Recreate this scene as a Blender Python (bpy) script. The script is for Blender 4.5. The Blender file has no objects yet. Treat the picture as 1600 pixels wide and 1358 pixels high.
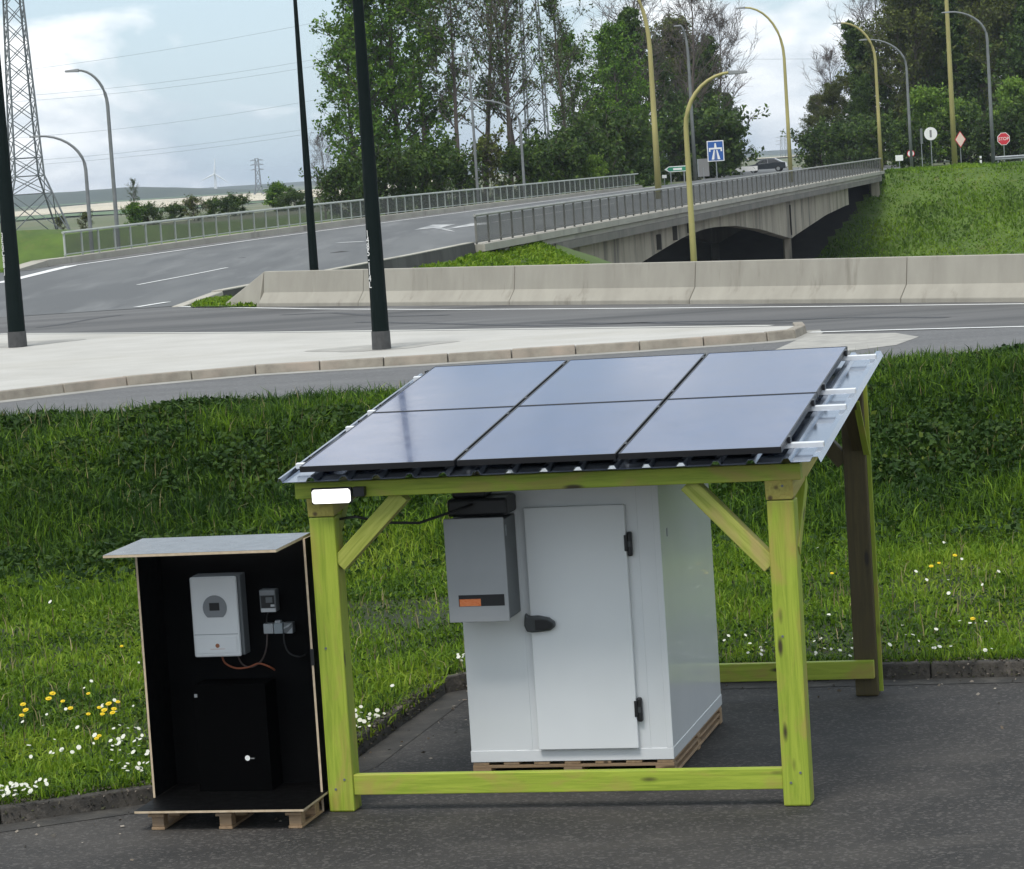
import bpy, bmesh, math, random
import numpy as np
from mathutils import Vector, Matrix, noise as mnoise
random.seed(7); rng = np.random.default_rng(7)
S = bpy.context.scene
COL = S.collection
PI = math.pi

# ------------------------------------------------------------------ camera
CAM_F, CAM_PITCH, CAM_ROLL, CAM_H = 4664.66, 0.08839, -0.06516, 4.53513   # focal length in px of a 1600 px wide frame
_f = np.array([0, math.cos(CAM_PITCH), -math.sin(CAM_PITCH)])
_r0 = np.array([1., 0, 0]); _u0 = np.cross(_r0, _f)
_c, _s = math.cos(CAM_ROLL), math.sin(CAM_ROLL)
_r = _c * _r0 + _s * _u0; _u = -_s * _r0 + _c * _u0
EYE = np.array([0, 0, CAM_H])
cam = bpy.data.cameras.new('camera'); cam.sensor_width = 36; cam.lens = CAM_F / 1600 * 36
cam.clip_start = 0.5; cam.clip_end = 20000
camo = bpy.data.objects.new('camera', cam); COL.objects.link(camo); S.camera = camo
M = Matrix(((_r[0], _u[0], -_f[0], 0), (_r[1], _u[1], -_f[1], 0), (_r[2], _u[2], -_f[2], CAM_H), (0, 0, 0, 1)))
camo.matrix_world = M

def ray(px, py): return _f + (px - 800) / CAM_F * _r + (679 - py) / CAM_F * _u
def at_z(px, py, z):                      # where the sight line through a pixel meets a level plane
    d = ray(px, py); return EYE + d * (z - CAM_H) / d[2]
def at_y(px, py, Y):                      # ... or a distance from the camera
    d = ray(px, py); return EYE + d * Y / d[1]

# ------------------------------------------------------------------ sky, sun, exposure
SUN_EL, SUN_AZ = math.radians(60), math.radians(205)       # azimuth clockwise from +Y: behind the camera, a little left
w = bpy.data.worlds.new('World'); S.world = w; w.use_nodes = True
nt = w.node_tree; nt.nodes.clear()
def N(t, kind, **kw):
    n = t.nodes.new(kind)
    for k, v in kw.items():
        if k == 'inp':
            for kk, vv in v.items(): n.inputs[kk].default_value = vv
        else: setattr(n, k, v)
    return n
out = N(nt, 'ShaderNodeOutputWorld'); bg = N(nt, 'ShaderNodeBackground'); bg.inputs['Strength'].default_value = 0.1
sky = N(nt, 'ShaderNodeTexSky', sky_type='NISHITA', sun_disc=False, sun_elevation=SUN_EL, sun_rotation=SUN_AZ)
sky.air_density = 1.0; sky.dust_density = 1.5; sky.ozone_density = 1.0
tc = N(nt, 'ShaderNodeTexCoord')
mp = N(nt, 'ShaderNodeMapping'); mp.inputs['Scale'].default_value = (1.0, 1.0, 2.6); mp.inputs['Location'].default_value = (7.4, 0.5, 2.3)
nt.links.new(tc.outputs['Generated'], mp.inputs['Vector'])
n1 = N(nt, 'ShaderNodeTexNoise', inp={'Scale': 8.5, 'Detail': 8.0, 'Roughness': 0.55, 'Distortion': 0.5})
n2 = N(nt, 'ShaderNodeTexNoise', inp={'Scale': 11.0, 'Detail': 5.0, 'Roughness': 0.55})
nt.links.new(mp.outputs[0], n1.inputs['Vector']); nt.links.new(mp.outputs[0], n2.inputs['Vector'])
r1 = N(nt, 'ShaderNodeValToRGB'); r1.color_ramp.elements[0].position = 0.44; r1.color_ramp.elements[1].position = 0.54
nt.links.new(n1.outputs['Fac'], r1.inputs['Fac'])
r2 = N(nt, 'ShaderNodeValToRGB'); e = r2.color_ramp.elements
e[0].position = 0.38; e[0].color = (3.1, 3.7, 4.25, 1); e[1].position = 0.58; e[1].color = (6.9, 7.05, 7.15, 1)
nt.links.new(n2.outputs['Fac'], r2.inputs['Fac'])
veil = N(nt, 'ShaderNodeMixRGB', inp={'Fac': 0.72, 'Color2': (3.4, 4.35, 5.15, 1)})     # thin high veil over the clear sky
nt.links.new(sky.outputs[0], veil.inputs['Color1'])
mx = N(nt, 'ShaderNodeMixRGB'); nt.links.new(r1.outputs['Color'], mx.inputs['Fac'])
nt.links.new(veil.outputs[0], mx.inputs['Color1']); nt.links.new(r2.outputs['Color'], mx.inputs['Color2'])
nt.links.new(mx.outputs[0], bg.inputs['Color']); nt.links.new(bg.outputs[0], out.inputs['Surface'])
sun = bpy.data.lights.new('sun', 'SUN'); sun.energy = 1.5; sun.angle = math.radians(22); sun.color = (1.0, 0.96, 0.9)
suno = bpy.data.objects.new('sun', sun); COL.objects.link(suno)
_sd = Vector((math.sin(SUN_AZ) * math.cos(SUN_EL), math.cos(SUN_AZ) * math.cos(SUN_EL), math.sin(SUN_EL)))
suno.rotation_euler = _sd.to_track_quat('Z', 'Y').to_euler(); suno.location = (0, -20, 40)
S.view_settings.view_transform = 'Standard'; S.view_settings.look = 'None'
S.view_settings.exposure = 0.88; S.view_settings.gamma = 1.0; S.view_settings.use_curve_mapping = False
S.cycles.max_bounces = 6; S.cycles.transparent_max_bounces = 12; S.cycles.diffuse_bounces = 3; S.cycles.glossy_bounces = 3
S.cycles.use_denoising = True

# ------------------------------------------------------------------ materials
MATS = {}
def rgb(h): return tuple(h) + (1,)
def mat(name, c1, c2=None, scale=6.0, rough=0.8, metal=0.0, stretch=(1, 1, 1), detail=5.0, lo=0.35, hi=0.65,
        c3=None, scale3=1.0, lo3=0.5, hi3=0.7, stretch3=(1, 1, 1), bump=0.0, bscale=60.0, spec=0.5, perobj=0.0, coat=0.0,
        speck=None, speck_scale=200.0, speck_amt=0.5, emit=None, translucent=0.0, attr=None, attr_cols=None, rough_var=0.0, world=False):
    m = bpy.data.materials.new(name); m.use_nodes = True; t = m.node_tree; t.nodes.clear()
    o = N(t, 'ShaderNodeOutputMaterial'); b = N(t, 'ShaderNodeBsdfPrincipled')
    t.links.new(b.outputs[0], o.inputs['Surface'])
    b.inputs['Roughness'].default_value = rough; b.inputs['Metallic'].default_value = metal
    b.inputs['Specular IOR Level'].default_value = spec; b.inputs['Coat Weight'].default_value = coat
    co = N(t, 'ShaderNodeTexCoord')
    vec = co.outputs['Object']
    if world:
        g = N(t, 'ShaderNodeNewGeometry'); vec = g.outputs['Position']
    if perobj:
        oi = N(t, 'ShaderNodeObjectInfo'); ad = N(t, 'ShaderNodeVectorMath', operation='ADD'); sc = N(t, 'ShaderNodeVectorMath', operation='SCALE')
        cb = N(t, 'ShaderNodeCombineXYZ')
        for k in range(3): t.links.new(oi.outputs['Random'], cb.inputs[k])
        sc.inputs['Scale'].default_value = 37.0 * perobj
        t.links.new(cb.outputs[0], sc.inputs[0]); t.links.new(vec, ad.inputs[0]); t.links.new(sc.outputs[0], ad.inputs[1]); vec = ad.outputs[0]
    def noise(sc_, st, det=detail):
        q = N(t, 'ShaderNodeMapping'); q.inputs['Scale'].default_value = st; t.links.new(vec, q.inputs['Vector'])
        n_ = N(t, 'ShaderNodeTexNoise', inp={'Scale': sc_, 'Detail': det, 'Roughness': 0.6}); t.links.new(q.outputs[0], n_.inputs['Vector'])
        return n_.outputs['Fac']
    def ramp(src, a, b_):
        q = N(t, 'ShaderNodeMapRange', inp={'From Min': a, 'From Max': b_}); t.links.new(src, q.inputs['Value']); return q.outputs[0]
    def mix(fac, a, b_):
        q = N(t, 'ShaderNodeMixRGB'); 
        if isinstance(fac, float): q.inputs['Fac'].default_value = fac
        else: t.links.new(fac, q.inputs['Fac'])
        for key, v in (('Color1', a), ('Color2', b_)):
            if isinstance(v, tuple): q.inputs[key].default_value = rgb(v[:3])
            else: t.links.new(v, q.inputs[key])
        return q.outputs[0]
    col = tuple(c1)
    if c2 is not None: col = mix(ramp(noise(scale, stretch), lo, hi), tuple(c1), tuple(c2))
    if c3 is not None: col = mix(ramp(noise(scale3, stretch3), lo3, hi3), col, tuple(c3))
    if attr:
        at = N(t, 'ShaderNodeAttribute', attribute_name=attr)
        cr = N(t, 'ShaderNodeValToRGB'); els = cr.color_ramp.elements
        for i, (p, cc) in enumerate(attr_cols):
            el = els[i] if i < 2 else els.new(p)
            el.position = p; el.color = rgb(cc)
        t.links.new(at.outputs['Fac'], cr.inputs['Fac']); col = cr.outputs['Color']
    if speck is not None:
        vz = N(t, 'ShaderNodeTexVoronoi', inp={'Scale': speck_scale}); t.links.new(vec, vz.inputs['Vector'])
        bw = N(t, 'ShaderNodeSeparateColor'); t.links.new(vz.outputs['Color'], bw.inputs[0])
        f_ = N(t, 'ShaderNodeMath', operation='MULTIPLY'); t.links.new(ramp(bw.outputs[0], 0.7, 1.0), f_.inputs[0]); f_.inputs[1].default_value = speck_amt
        col = mix(f_.outputs[0], col, tuple(speck))
    if isinstance(col, tuple): b.inputs['Base Color'].default_value = rgb(col)
    else: t.links.new(col, b.inputs['Base Color'])
    if rough_var:
        ra = N(t, 'ShaderNodeMapRange', inp={'From Min': .3, 'From Max': .7, 'To Min': rough - rough_var, 'To Max': rough + rough_var})
        t.links.new(noise(scale * 1.7, stretch), ra.inputs['Value']); t.links.new(ra.outputs[0], b.inputs['Roughness'])
    if bump:
        bn = N(t, 'ShaderNodeBump', inp={'Strength': bump, 'Distance': 0.01}); t.links.new(noise(bscale, stretch, 3.0), bn.inputs['Height'])
        t.links.new(bn.outputs[0], b.inputs['Normal'])
    if emit:
        b.inputs['Emission Color'].default_value = rgb(emit[0]); b.inputs['Emission Strength'].default_value = emit[1]
    if translucent:
        tr = N(t, 'ShaderNodeBsdfTranslucent'); ms = N(t, 'ShaderNodeMixShader', inp={'Fac': translucent})
        if isinstance(col, tuple): tr.inputs['Color'].default_value = rgb(col)
        else: t.links.new(col, tr.inputs['Color'])
        t.links.new(b.outputs[0], ms.inputs[1]); t.links.new(tr.outputs[0], ms.inputs[2]); t.links.new(ms.outputs[0], o.inputs['Surface'])
    MATS[name] = m; return m

def wood_mat(name, light, dark, knot, stain):
    m = bpy.data.materials.new(name); m.use_nodes = True; t = m.node_tree; b = t.nodes['Principled BSDF']; b.inputs['Roughness'].default_value = 0.62
    co = N(t, 'ShaderNodeTexCoord'); oi = N(t, 'ShaderNodeObjectInfo')
    cb = N(t, 'ShaderNodeCombineXYZ'); sc = N(t, 'ShaderNodeVectorMath', operation='SCALE'); sc.inputs['Scale'].default_value = 23.0
    for k in range(3): t.links.new(oi.outputs['Random'], cb.inputs[k])
    ad = N(t, 'ShaderNodeVectorMath', operation='ADD'); t.links.new(cb.outputs[0], sc.inputs[0]); t.links.new(co.outputs['Object'], ad.inputs[0]); t.links.new(sc.outputs[0], ad.inputs[1])
    def mp_(s):
        q = N(t, 'ShaderNodeMapping'); q.inputs['Scale'].default_value = s; t.links.new(ad.outputs[0], q.inputs['Vector']); return q.outputs[0]
    g = N(t, 'ShaderNodeTexNoise', inp={'Scale': 5.0, 'Detail': 6.0, 'Roughness': 0.65, 'Distortion': 0.8}); t.links.new(mp_((0.35, 6, 6)), g.inputs['Vector'])
    r = N(t, 'ShaderNodeValToRGB'); r.color_ramp.elements[0].position = .36; r.color_ramp.elements[1].position = .62
    r.color_ramp.elements[0].color = rgb(dark); r.color_ramp.elements[1].color = rgb(light); t.links.new(g.outputs['Fac'], r.inputs['Fac'])
    g2 = N(t, 'ShaderNodeTexNoise', inp={'Scale': 2.2, 'Detail': 4.0, 'Distortion': 1.2}); t.links.new(mp_((0.9, 2.5, 2.5)), g2.inputs['Vector'])
    q2 = N(t, 'ShaderNodeMapRange', inp={'From Min': .50, 'From Max': .70, 'To Max': 0.8}); t.links.new(g2.outputs['Fac'], q2.inputs['Value'])
    m1 = N(t, 'ShaderNodeMixRGB', inp={'Color2': rgb(stain)}); t.links.new(q2.outputs[0], m1.inputs['Fac']); t.links.new(r.outputs[0], m1.inputs['Color1'])
    v = N(t, 'ShaderNodeTexVoronoi', inp={'Scale': 1.0, 'Randomness': 1.0}); t.links.new(mp_((2.3, 8.5, 8.5)), v.inputs['Vector'])
    q3 = N(t, 'ShaderNodeMapRange', inp={'From Min': .10, 'From Max': .21, 'To Min': 0.95, 'To Max': 0.0}); t.links.new(v.outputs['Distance'], q3.inputs['Value'])
    m2 = N(t, 'ShaderNodeMixRGB', inp={'Color2': rgb(knot)}); t.links.new(q3.outputs[0], m2.inputs['Fac']); t.links.new(m1.outputs[0], m2.inputs['Color1'])
    t.links.new(m2.outputs[0], b.inputs['Base Color'])
    bn = N(t, 'ShaderNodeBump', inp={'Strength': .35, 'Distance': .004}); t.links.new(g.outputs['Fac'], bn.inputs['Height']); t.links.new(bn.outputs[0], b.inputs['Normal'])
    return m

WOOD = wood_mat('treated_pine', (.345, .42, .042), (.225, .305, .022), (.035, .022, .008), (.36, .29, .065))
WOODP = wood_mat('pale_pine', (.40, .42, .085), (.25, .29, .035), (.05, .03, .012), (.40, .31, .11))
WOODE = wood_mat('pine_end', (.42, .37, .085), (.30, .26, .05), (.08, .05, .02), (.38, .29, .07))
PALW = wood_mat('pallet_pine', (.40, .27, .155), (.27, .175, .10), (.08, .05, .025), (.25, .18, .12))
PLYE = mat('plywood_edge', (.58, .47, .33), (.46, .36, .24), scale=20, rough=.7)
PLYB = mat('black_film_plywood', (.0022, .0022, .0024), (.003, .003, .0032), scale=8, rough=.55, spec=.07, rough_var=.06)
PLYT = mat('film_plywood_roof', (.026, .026, .030), (.04, .04, .046), scale=5, rough=.24, spec=.7, rough_var=.04, coat=.12)
WHITEP = mat('cold_room_white', (.84, .855, .86), (.79, .805, .81), scale=1.2, rough=.15, coat=.3, spec=.5, bump=.03, bscale=140)
DOORM = mat('door_white', (.85, .865, .87), (.81, .825, .83), scale=1.5, rough=.36, spec=.5, bump=.05, bscale=120)
GREYP = mat('unit_grey', (.38, .39, .40), (.34, .35, .36), scale=2, rough=.42)
GREYD = mat('unit_dark_grey', (.13, .14, .145), rough=.5)
BLACK = mat('black_plastic', (.012, .012, .013), rough=.42)
ORANGE = mat('orange_print', (.75, .16, .03), (.85, .30, .12), scale=40, stretch=(1, 1, 4), rough=.5)
SILVER = mat('handle_grey', (.055, .06, .062), rough=.38)
INVW = mat('inverter_white', (.80, .81, .80), (.76, .77, .77), scale=3, rough=.38)
INVG = mat('inverter_grey', (.24, .25, .26), rough=.45)
ALU = mat('aluminium', (.82, .82, .83), (.74, .75, .76), scale=9, rough=.38, metal=.35)
SHEET = mat('roof_sheet_metal', (.27, .32, .40), (.21, .255, .33), scale=1.2, rough=.15, metal=.85, rough_var=.04)
def panel_mat():
    m = mat('solar_glass', (.007, .030, .115), (.010, .038, .135), scale=3, rough=.10, spec=.9, rough_var=.03, world=True, coat=.2)  # blue in the base colour stands in for the reflected sky
    return m
PGLASS = panel_mat()
PFRAME = mat('panel_frame_black', (.012, .012, .014), rough=.4)
LENS = mat('lamp_lens', (.9, .9, .88), rough=.3, emit=((1, .97, .93), 1.2))
CABLE = mat('cable_black', (.012, .012, .012), rough=.5)
CABLEO = mat('cable_orange', (.30, .08, .03), rough=.5)
LOT = mat('lot_asphalt', (.032, .0285, .0255), (.017, .0155, .014), scale=1.3, rough=.86, c3=(.055, .049, .042), scale3=.55, lo3=.5, hi3=.75,
          stretch3=(.7, 1.6, 1), bump=.5, bscale=90, speck=(.12, .11, .10), speck_scale=45, speck_amt=.55)
ROADN = mat('ramp_asphalt', (.122, .121, .119), (.095, .094, .094), scale=1.2, rough=.85, stretch=(.25, 1, 1), bump=.2, bscale=40, speck=(.22, .22, .22), speck_scale=25, speck_amt=.4)
ROADF = mat('junction_asphalt', (.105, .102, .099), (.058, .057, .056), scale=.55, rough=.82, stretch=(.12, 1.0, 1), lo=.42, hi=.62,
            c3=(.14, .138, .133), scale3=.4, lo3=.5, hi3=.7, stretch3=(.15, 1, 1), bump=.2, bscale=30)
ROADB = mat('bridge_asphalt', (.124, .127, .126), (.092, .095, .096), scale=.35, rough=.82, stretch=(1, .12, 1), lo=.4, hi=.6,
            c3=(.155, .158, .156), scale3=.6, lo3=.52, hi3=.7, stretch3=(1, .1, 1), bump=.2, bscale=20)
PAINT = mat('road_paint', (.72, .72, .70), (.55, .55, .53), scale=3, rough=.7, lo=.45, hi=.75)
PAINTW = mat('worn_paint', (.50, .50, .49), (.22, .225, .225), scale=1.2, rough=.75, lo=.4, hi=.65, stretch=(1, .25, 1))
ISLAND = mat('island_concrete', (.465, .45, .415), (.40, .385, .35), scale=.8, rough=.85, c3=(.38, .36, .31), scale3=.30, lo3=.5, hi3=.78, stretch3=(.35, 1.6, 1), bump=.15, bscale=30, speck=(.45, .42, .37), speck_scale=30, speck_amt=.5)
STAIN = mat('stained_concrete', (.28, .27, .245), (.37, .355, .32), scale=3, rough=.9)
KERB = mat('kerb_concrete', (.30, .27, .22), (.215, .19, .155), scale=4, rough=.9, perobj=1, c3=(.35, .29, .235), scale3=1.3, bump=.3, bscale=40)
KERBD = mat('mossy_kerb', (.072, .064, .054), (.035, .032, .028), scale=6, rough=.93, perobj=1, c3=(.15, .13, .11), scale3=9, lo3=.58, hi3=.75, bump=.8, bscale=30)
GUTTER = mat('gutter_concrete', (.050, .046, .040), (.028, .026, .023), scale=5, rough=.9, c3=(.075, .068, .058), scale3=3, lo3=.55, hi3=.7, bump=.5, bscale=40)
BARR = mat('barrier_concrete', (.36, .338, .285), (.30, .28, .235), scale=1.6, rough=.88, stretch=(1, 1, .35), perobj=1, c3=(.20, .18, .145), scale3=3.0, lo3=.58, hi3=.8, stretch3=(1, 1, .12), bump=.2, bscale=30)
BRIDGEC = mat('bridge_concrete', (.40, .35, .27), (.29, .255, .195), scale=.35, rough=.9, stretch=(1, 1, .6), c3=(.09, .082, .07), scale3=.65, lo3=.50, hi3=.68, stretch3=(1, 1, .15), bump=.2, bscale=6)
BEAMC = mat('edge_beam_concrete', (.42, .395, .335), (.33, .305, .255), scale=.4, rough=.9, lo=.35, hi=.7, c3=(.20, .185, .16), scale3=.5, lo3=.58, hi3=.75, stretch3=(1, 1, .3))
BANDC = mat('band_concrete', (.22, .20, .17), (.14, .13, .11), scale=.5, rough=.9, lo=.35, hi=.7, c3=(.10, .094, .085), scale3=.7, lo3=.56, hi3=.72, stretch3=(1, 1, .2))
DARKC = mat('dark_and_shaded_concrete', (.060, .056, .052), (.10, .095, .088), scale=.8, rough=.92, stretch=(1, 1, .3), lo=.45, hi=.7)
RAILP = mat('railing_paint', (.42, .45, .40), (.34, .36, .33), scale=2, rough=.6)
RAILD = mat('railing_weathered', (.17, .165, .145), (.12, .115, .10), scale=2, rough=.7)
RAILT = mat('railing_top', (.36, .36, .33), (.26, .255, .24), scale=1, rough=.6)
POLE = mat('pole_dark_green', (.003, .008, .0075), (.004, .009, .0085), scale=3, rough=.7, spec=.12)
WOODD = wood_mat('dark_and_shaded_pine', (.085, .066, .022), (.055, .042, .015), (.02, .015, .01), (.07, .05, .02))  # brown wood of the rear posts; on the rear braces it paints roof shade
COLLAR = mat('pole_collar', (.065, .066, .066), (.045, .045, .045), scale=9, rough=.7)
LAMPY = mat('lamp_post_yellow', (.42, .37, .14), (.31, .275, .105), scale=1.0, rough=.6, stretch=(1, 1, .3))
LAMPG = mat('lamp_post_grey', (.20, .21, .21), (.15, .16, .16), scale=1.5, rough=.6)
STEEL = mat('galvanised_steel', (.34, .36, .37), (.26, .28, .29), scale=2, rough=.5, metal=.3)
PYL = mat('pylon_steel', (.17, .185, .195), (.12, .13, .14), scale=.5, rough=.6, metal=.2)
WIRE = mat('wire', (.22, .25, .28), rough=.6)
BARK = mat('bark', (.085, .070, .055), (.050, .042, .034), scale=2.5, rough=.95)
TWIG = mat('twig_bark', (.13, .105, .09), (.085, .07, .06), scale=1.0, rough=.95)
SOIL = mat('grass_soil', (.022, .032, .008), (.016, .024, .007), scale=2.2, rough=.95, c3=(.03, .026, .015), scale3=5, lo3=.6, hi3=.75)
GRASS = mat('grass_blades', (.1, .2, .03), rough=.6, spec=.25, translucent=.35, attr='tint',
            attr_cols=[(0, (.010, .030, .004)), (1, (.26, .35, .030)), (.35, (.028, .072, .008)), (.7, (.145, .255, .014))])
HERB = mat('broad_leaves', (.05, .1, .02), rough=.62, spec=.18, translucent=.2, attr='tint',
           attr_cols=[(0, (.010, .026, .006)), (1, (.12, .15, .022)), (.4, (.024, .056, .009)), (.75, (.056, .100, .014))])
def leafmat(n, a, b_, c): return mat(n, a, rough=.6, spec=.25, translucent=.3, attr='tint', attr_cols=[(0, a), (1, c), (.5, b_)])
LEAFG = leafmat('leaves_green', (0.026, 0.068, 0.009), (0.075, 0.163, 0.017), (0.176, 0.293, 0.029))
LEAFD = leafmat('leaves_dark', (0.021, 0.047, 0.010), (0.047, 0.088, 0.016), (0.104, 0.163, 0.026))
LEAFB = leafmat('leaves_brown', (0.042, 0.056, 0.013), (0.081, 0.101, 0.021), (0.146, 0.172, 0.033))
LEAFY = leafmat('leaves_fresh', (.07, .13, .018), (.13, .23, .028), (.22, .32, .045))
SLOPEG = mat('slope_grass_soil', (.055, .095, .014), (.085, .14, .018), scale=.35, rough=.95, c3=(.10, .12, .028), scale3=.9, lo3=.55, hi3=.72)
VERGE = mat('verge_soil', (.050, .085, .016), (.070, .11, .020), scale=.5, rough=.95)
FIELDG = mat('field_green', (.11, .17, .075), (.09, .145, .06), scale=.02, rough=.95)
FIELDT = mat('field_tan', (.58, .51, .38), (.48, .42, .30), scale=.008, rough=.95, stretch=(.2, 1, 1))
LAND = mat('land', (.085, .115, .05), (.16, .15, .09), scale=.006, rough=.95)
WOODS = mat('far_wood', (.030, .045, .026), (.045, .060, .032), scale=.03, rough=.95)
SIGNW = mat('sign_white', (.80, .80, .78), rough=.5)
SIGNB = mat('sign_blue', (.02, .10, .36), rough=.45)
SIGNG = mat('sign_green', (.02, .24, .13), rough=.45)
SIGNR = mat('sign_red', (.58, .03, .05), rough=.45)
SIGNK = mat('sign_grey', (.22, .22, .22), rough=.6)
PINK = mat('sign_faded', (.78, .60, .50), rough=.55)
CARP = mat('car_paint', (.055, .065, .075), rough=.25, metal=.4, coat=.6)
CARG = mat('car_glass', (.012, .015, .018), rough=.06, spec=.8)
CARL = mat('car_lamp', (.75, .78, .80), rough=.15)
TYRE = mat('tyre', (.015, .015, .015), rough=.9)
PETALW = mat('daisy_petal', (.72, .72, .62), rough=.7, translucent=.2)
PETALY = mat('dandelion_petal', (.80, .58, .015), rough=.7, translucent=.15)
TURB = mat('turbine_white', (.78, .80, .82), rough=.5)
def infill(name, col, a):
    m = bpy.data.materials.new(name); m.use_nodes = True; t = m.node_tree; t.nodes.clear()
    o = N(t, 'ShaderNodeOutputMaterial'); d = N(t, 'ShaderNodeBsdfDiffuse', inp={'Color': rgb(col)}); tr = N(t, 'ShaderNodeBsdfTransparent')
    ms = N(t, 'ShaderNodeMixShader', inp={'Fac': a}); t.links.new(tr.outputs[0], ms.inputs[1]); t.links.new(d.outputs[0], ms.inputs[2]); t.links.new(ms.outputs[0], o.inputs['Surface'])
    return m
MESHF = infill('wire_mesh_far', (.15, .155, .14), .42)
MESHN = infill('wire_mesh_near', (.17, .165, .15), .40)

# ------------------------------------------------------------------ builders
class MB:
    def __init__(s): s.v = []; s.f = []
    def add(s, vs, fs):
        o = len(s.v); s.v += [tuple(map(float, q)) for q in vs]; s.f += [tuple(i + o for i in q) for q in fs]; return s
    def box(s, x0, x1, y0, y1, z0, z1):
        return s.add([(x0, y0, z0), (x1, y0, z0), (x1, y1, z0), (x0, y1, z0), (x0, y0, z1), (x1, y0, z1), (x1, y1, z1), (x0, y1, z1)],
                     [(0, 3, 2, 1), (4, 5, 6, 7), (0, 1, 5, 4), (1, 2, 6, 5), (2, 3, 7, 6), (3, 0, 4, 7)])
    def hexa(s, b, t):   # four bottom, four top corners
        return s.add(list(b) + list(t), [(0, 3, 2, 1), (4, 5, 6, 7), (0, 1, 5, 4), (1, 2, 6, 5), (2, 3, 7, 6), (3, 0, 4, 7)])
    def tube(s, pts, rad, n=8, cap=True):
        pts = [Vector(p) for p in pts]; k = len(pts)
        if not isinstance(rad, (list, tuple)): rad = [rad] * k
        up = Vector((0, 0, 1)); vs = []; fs = []
        for i, p in enumerate(pts):
            d = (pts[min(i + 1, k - 1)] - pts[max(i - 1, 0)])
            d = d.normalized() if d.length > 1e-9 else Vector((0, 0, 1))
            a = d.cross(up) if abs(d.z) < .95 else d.cross(Vector((0, 1, 0)))
            a.normalize(); b = d.cross(a)
            for j in range(n):
                q = 2 * PI * j / n; vs.append(p + (a * math.cos(q) + b * math.sin(q)) * rad[i])
        for i in range(k - 1):
            for j in range(n):
                fs.append((i * n + j, i * n + (j + 1) % n, (i + 1) * n + (j + 1) % n, (i + 1) * n + j))
        if cap: fs.append(tuple(range(n))[::-1]); fs.append(tuple((k - 1) * n + j for j in range(n)))
        return s.add(vs, fs)
    def prism(s, poly, y0, y1, axis='y'):   # polygon (a,b) pushed along an axis
        n = len(poly)
        mk = {'y': lambda a, b, c: (a, c, b), 'z': lambda a, b, c: (a, b, c), 'x': lambda a, b, c: (c, a, b)}[axis]
        vs = [mk(a, b, y0) for a, b in poly] + [mk(a, b, y1) for a, b in poly]
        fs = [tuple(range(n)), tuple(range(n, 2 * n))[::-1]] + [(i, i + n, (i + 1) % n + n, (i + 1) % n) for i in range(n)]
        return s.add(vs, fs)
    def quad(s, a, b, c, d): return s.add([a, b, c, d], [(0, 1, 2, 3)])
    def disc(s, c, r, axis='y', n=20, y=None, squash=1.0):
        vs = []
        for i in range(n):
            q = 2 * PI * i / n; a, b = r * math.cos(q), r * squash * math.sin(q)
            vs.append((c[0] + a, c[1], c[2] + b) if axis == 'y' else (c[0] + a, c[1] + b, c[2]))
        return s.add(vs, [tuple(range(n))])
    def build(s, name, m, parent=None, bevel=0.0, smooth=False, seg=2):
        me = bpy.data.meshes.new(name); me.from_pydata(s.v, [], s.f); me.update()
        bm = bmesh.new(); bm.from_mesh(me); bmesh.ops.recalc_face_normals(bm, faces=bm.faces); bm.to_mesh(me); bm.free()
        if m: me.materials.append(m)
        if smooth: me.polygons.foreach_set('use_smooth', [True] * len(me.polygons))
        o = bpy.data.objects.new(name, me); COL.objects.link(o)
        if parent: o.parent = parent
        if bevel:
            b = o.modifiers.new('bevel', 'BEVEL'); b.width = bevel; b.segments = seg; b.limit_method = 'ANGLE'
        return o

def tag(o, label=None, cat=None, group=None, kind=None):
    if label: o['label'] = label
    if cat: o['category'] = cat
    if group: o['group'] = group
    if kind: o['kind'] = kind
    return o
def thing(name, label, cat, loc=(0, 0, 0), rz=0.0, group=None):
    o = bpy.data.objects.new(name, None); COL.objects.link(o); o.empty_display_size = .2
    o.location = [float(q) for q in loc]; o.rotation_euler = (0, 0, rz); return tag(o, label, cat, group)
def copy_tree(o, parent=None):
    c = o.copy(); COL.objects.link(c)
    if parent: c.parent = parent
    for ch in o.children: copy_tree(ch, c)
    return c
def share(name, me, parent, loc=None, mtx=None):
    o = bpy.data.objects.new(name, me); COL.objects.link(o)
    if parent: o.parent = parent
    if mtx is not None: o.matrix_local = mtx
    elif loc is not None: o.location = loc
    return o
def orient(p0, p1, up=(0, 0, 1)):
    p0, p1 = Vector(p0), Vector(p1); x = (p1 - p0).normalized(); y = Vector(up).cross(x)
    if y.length < 1e-4: y = Vector((0, 1, 0)).cross(x) if abs(x.y) < .9 else Vector((1, 0, 0))
    y.normalize(); z = x.cross(y); m = Matrix((x, y, z)).transposed().to_4x4(); m.translation = (p0 + p1) / 2; return m
def timber(name, p0, p1, wy, hz, parent, m=None, up=(0, 0, 1), bevel=.006):
    L = (Vector(p1) - Vector(p0)).length
    o = MB().box(-L / 2, L / 2, -wy / 2, wy / 2, -hz / 2, hz / 2).build(name, m or WOOD, parent, bevel=bevel)
    o.matrix_local = orient(p0, p1, up); return o
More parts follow.
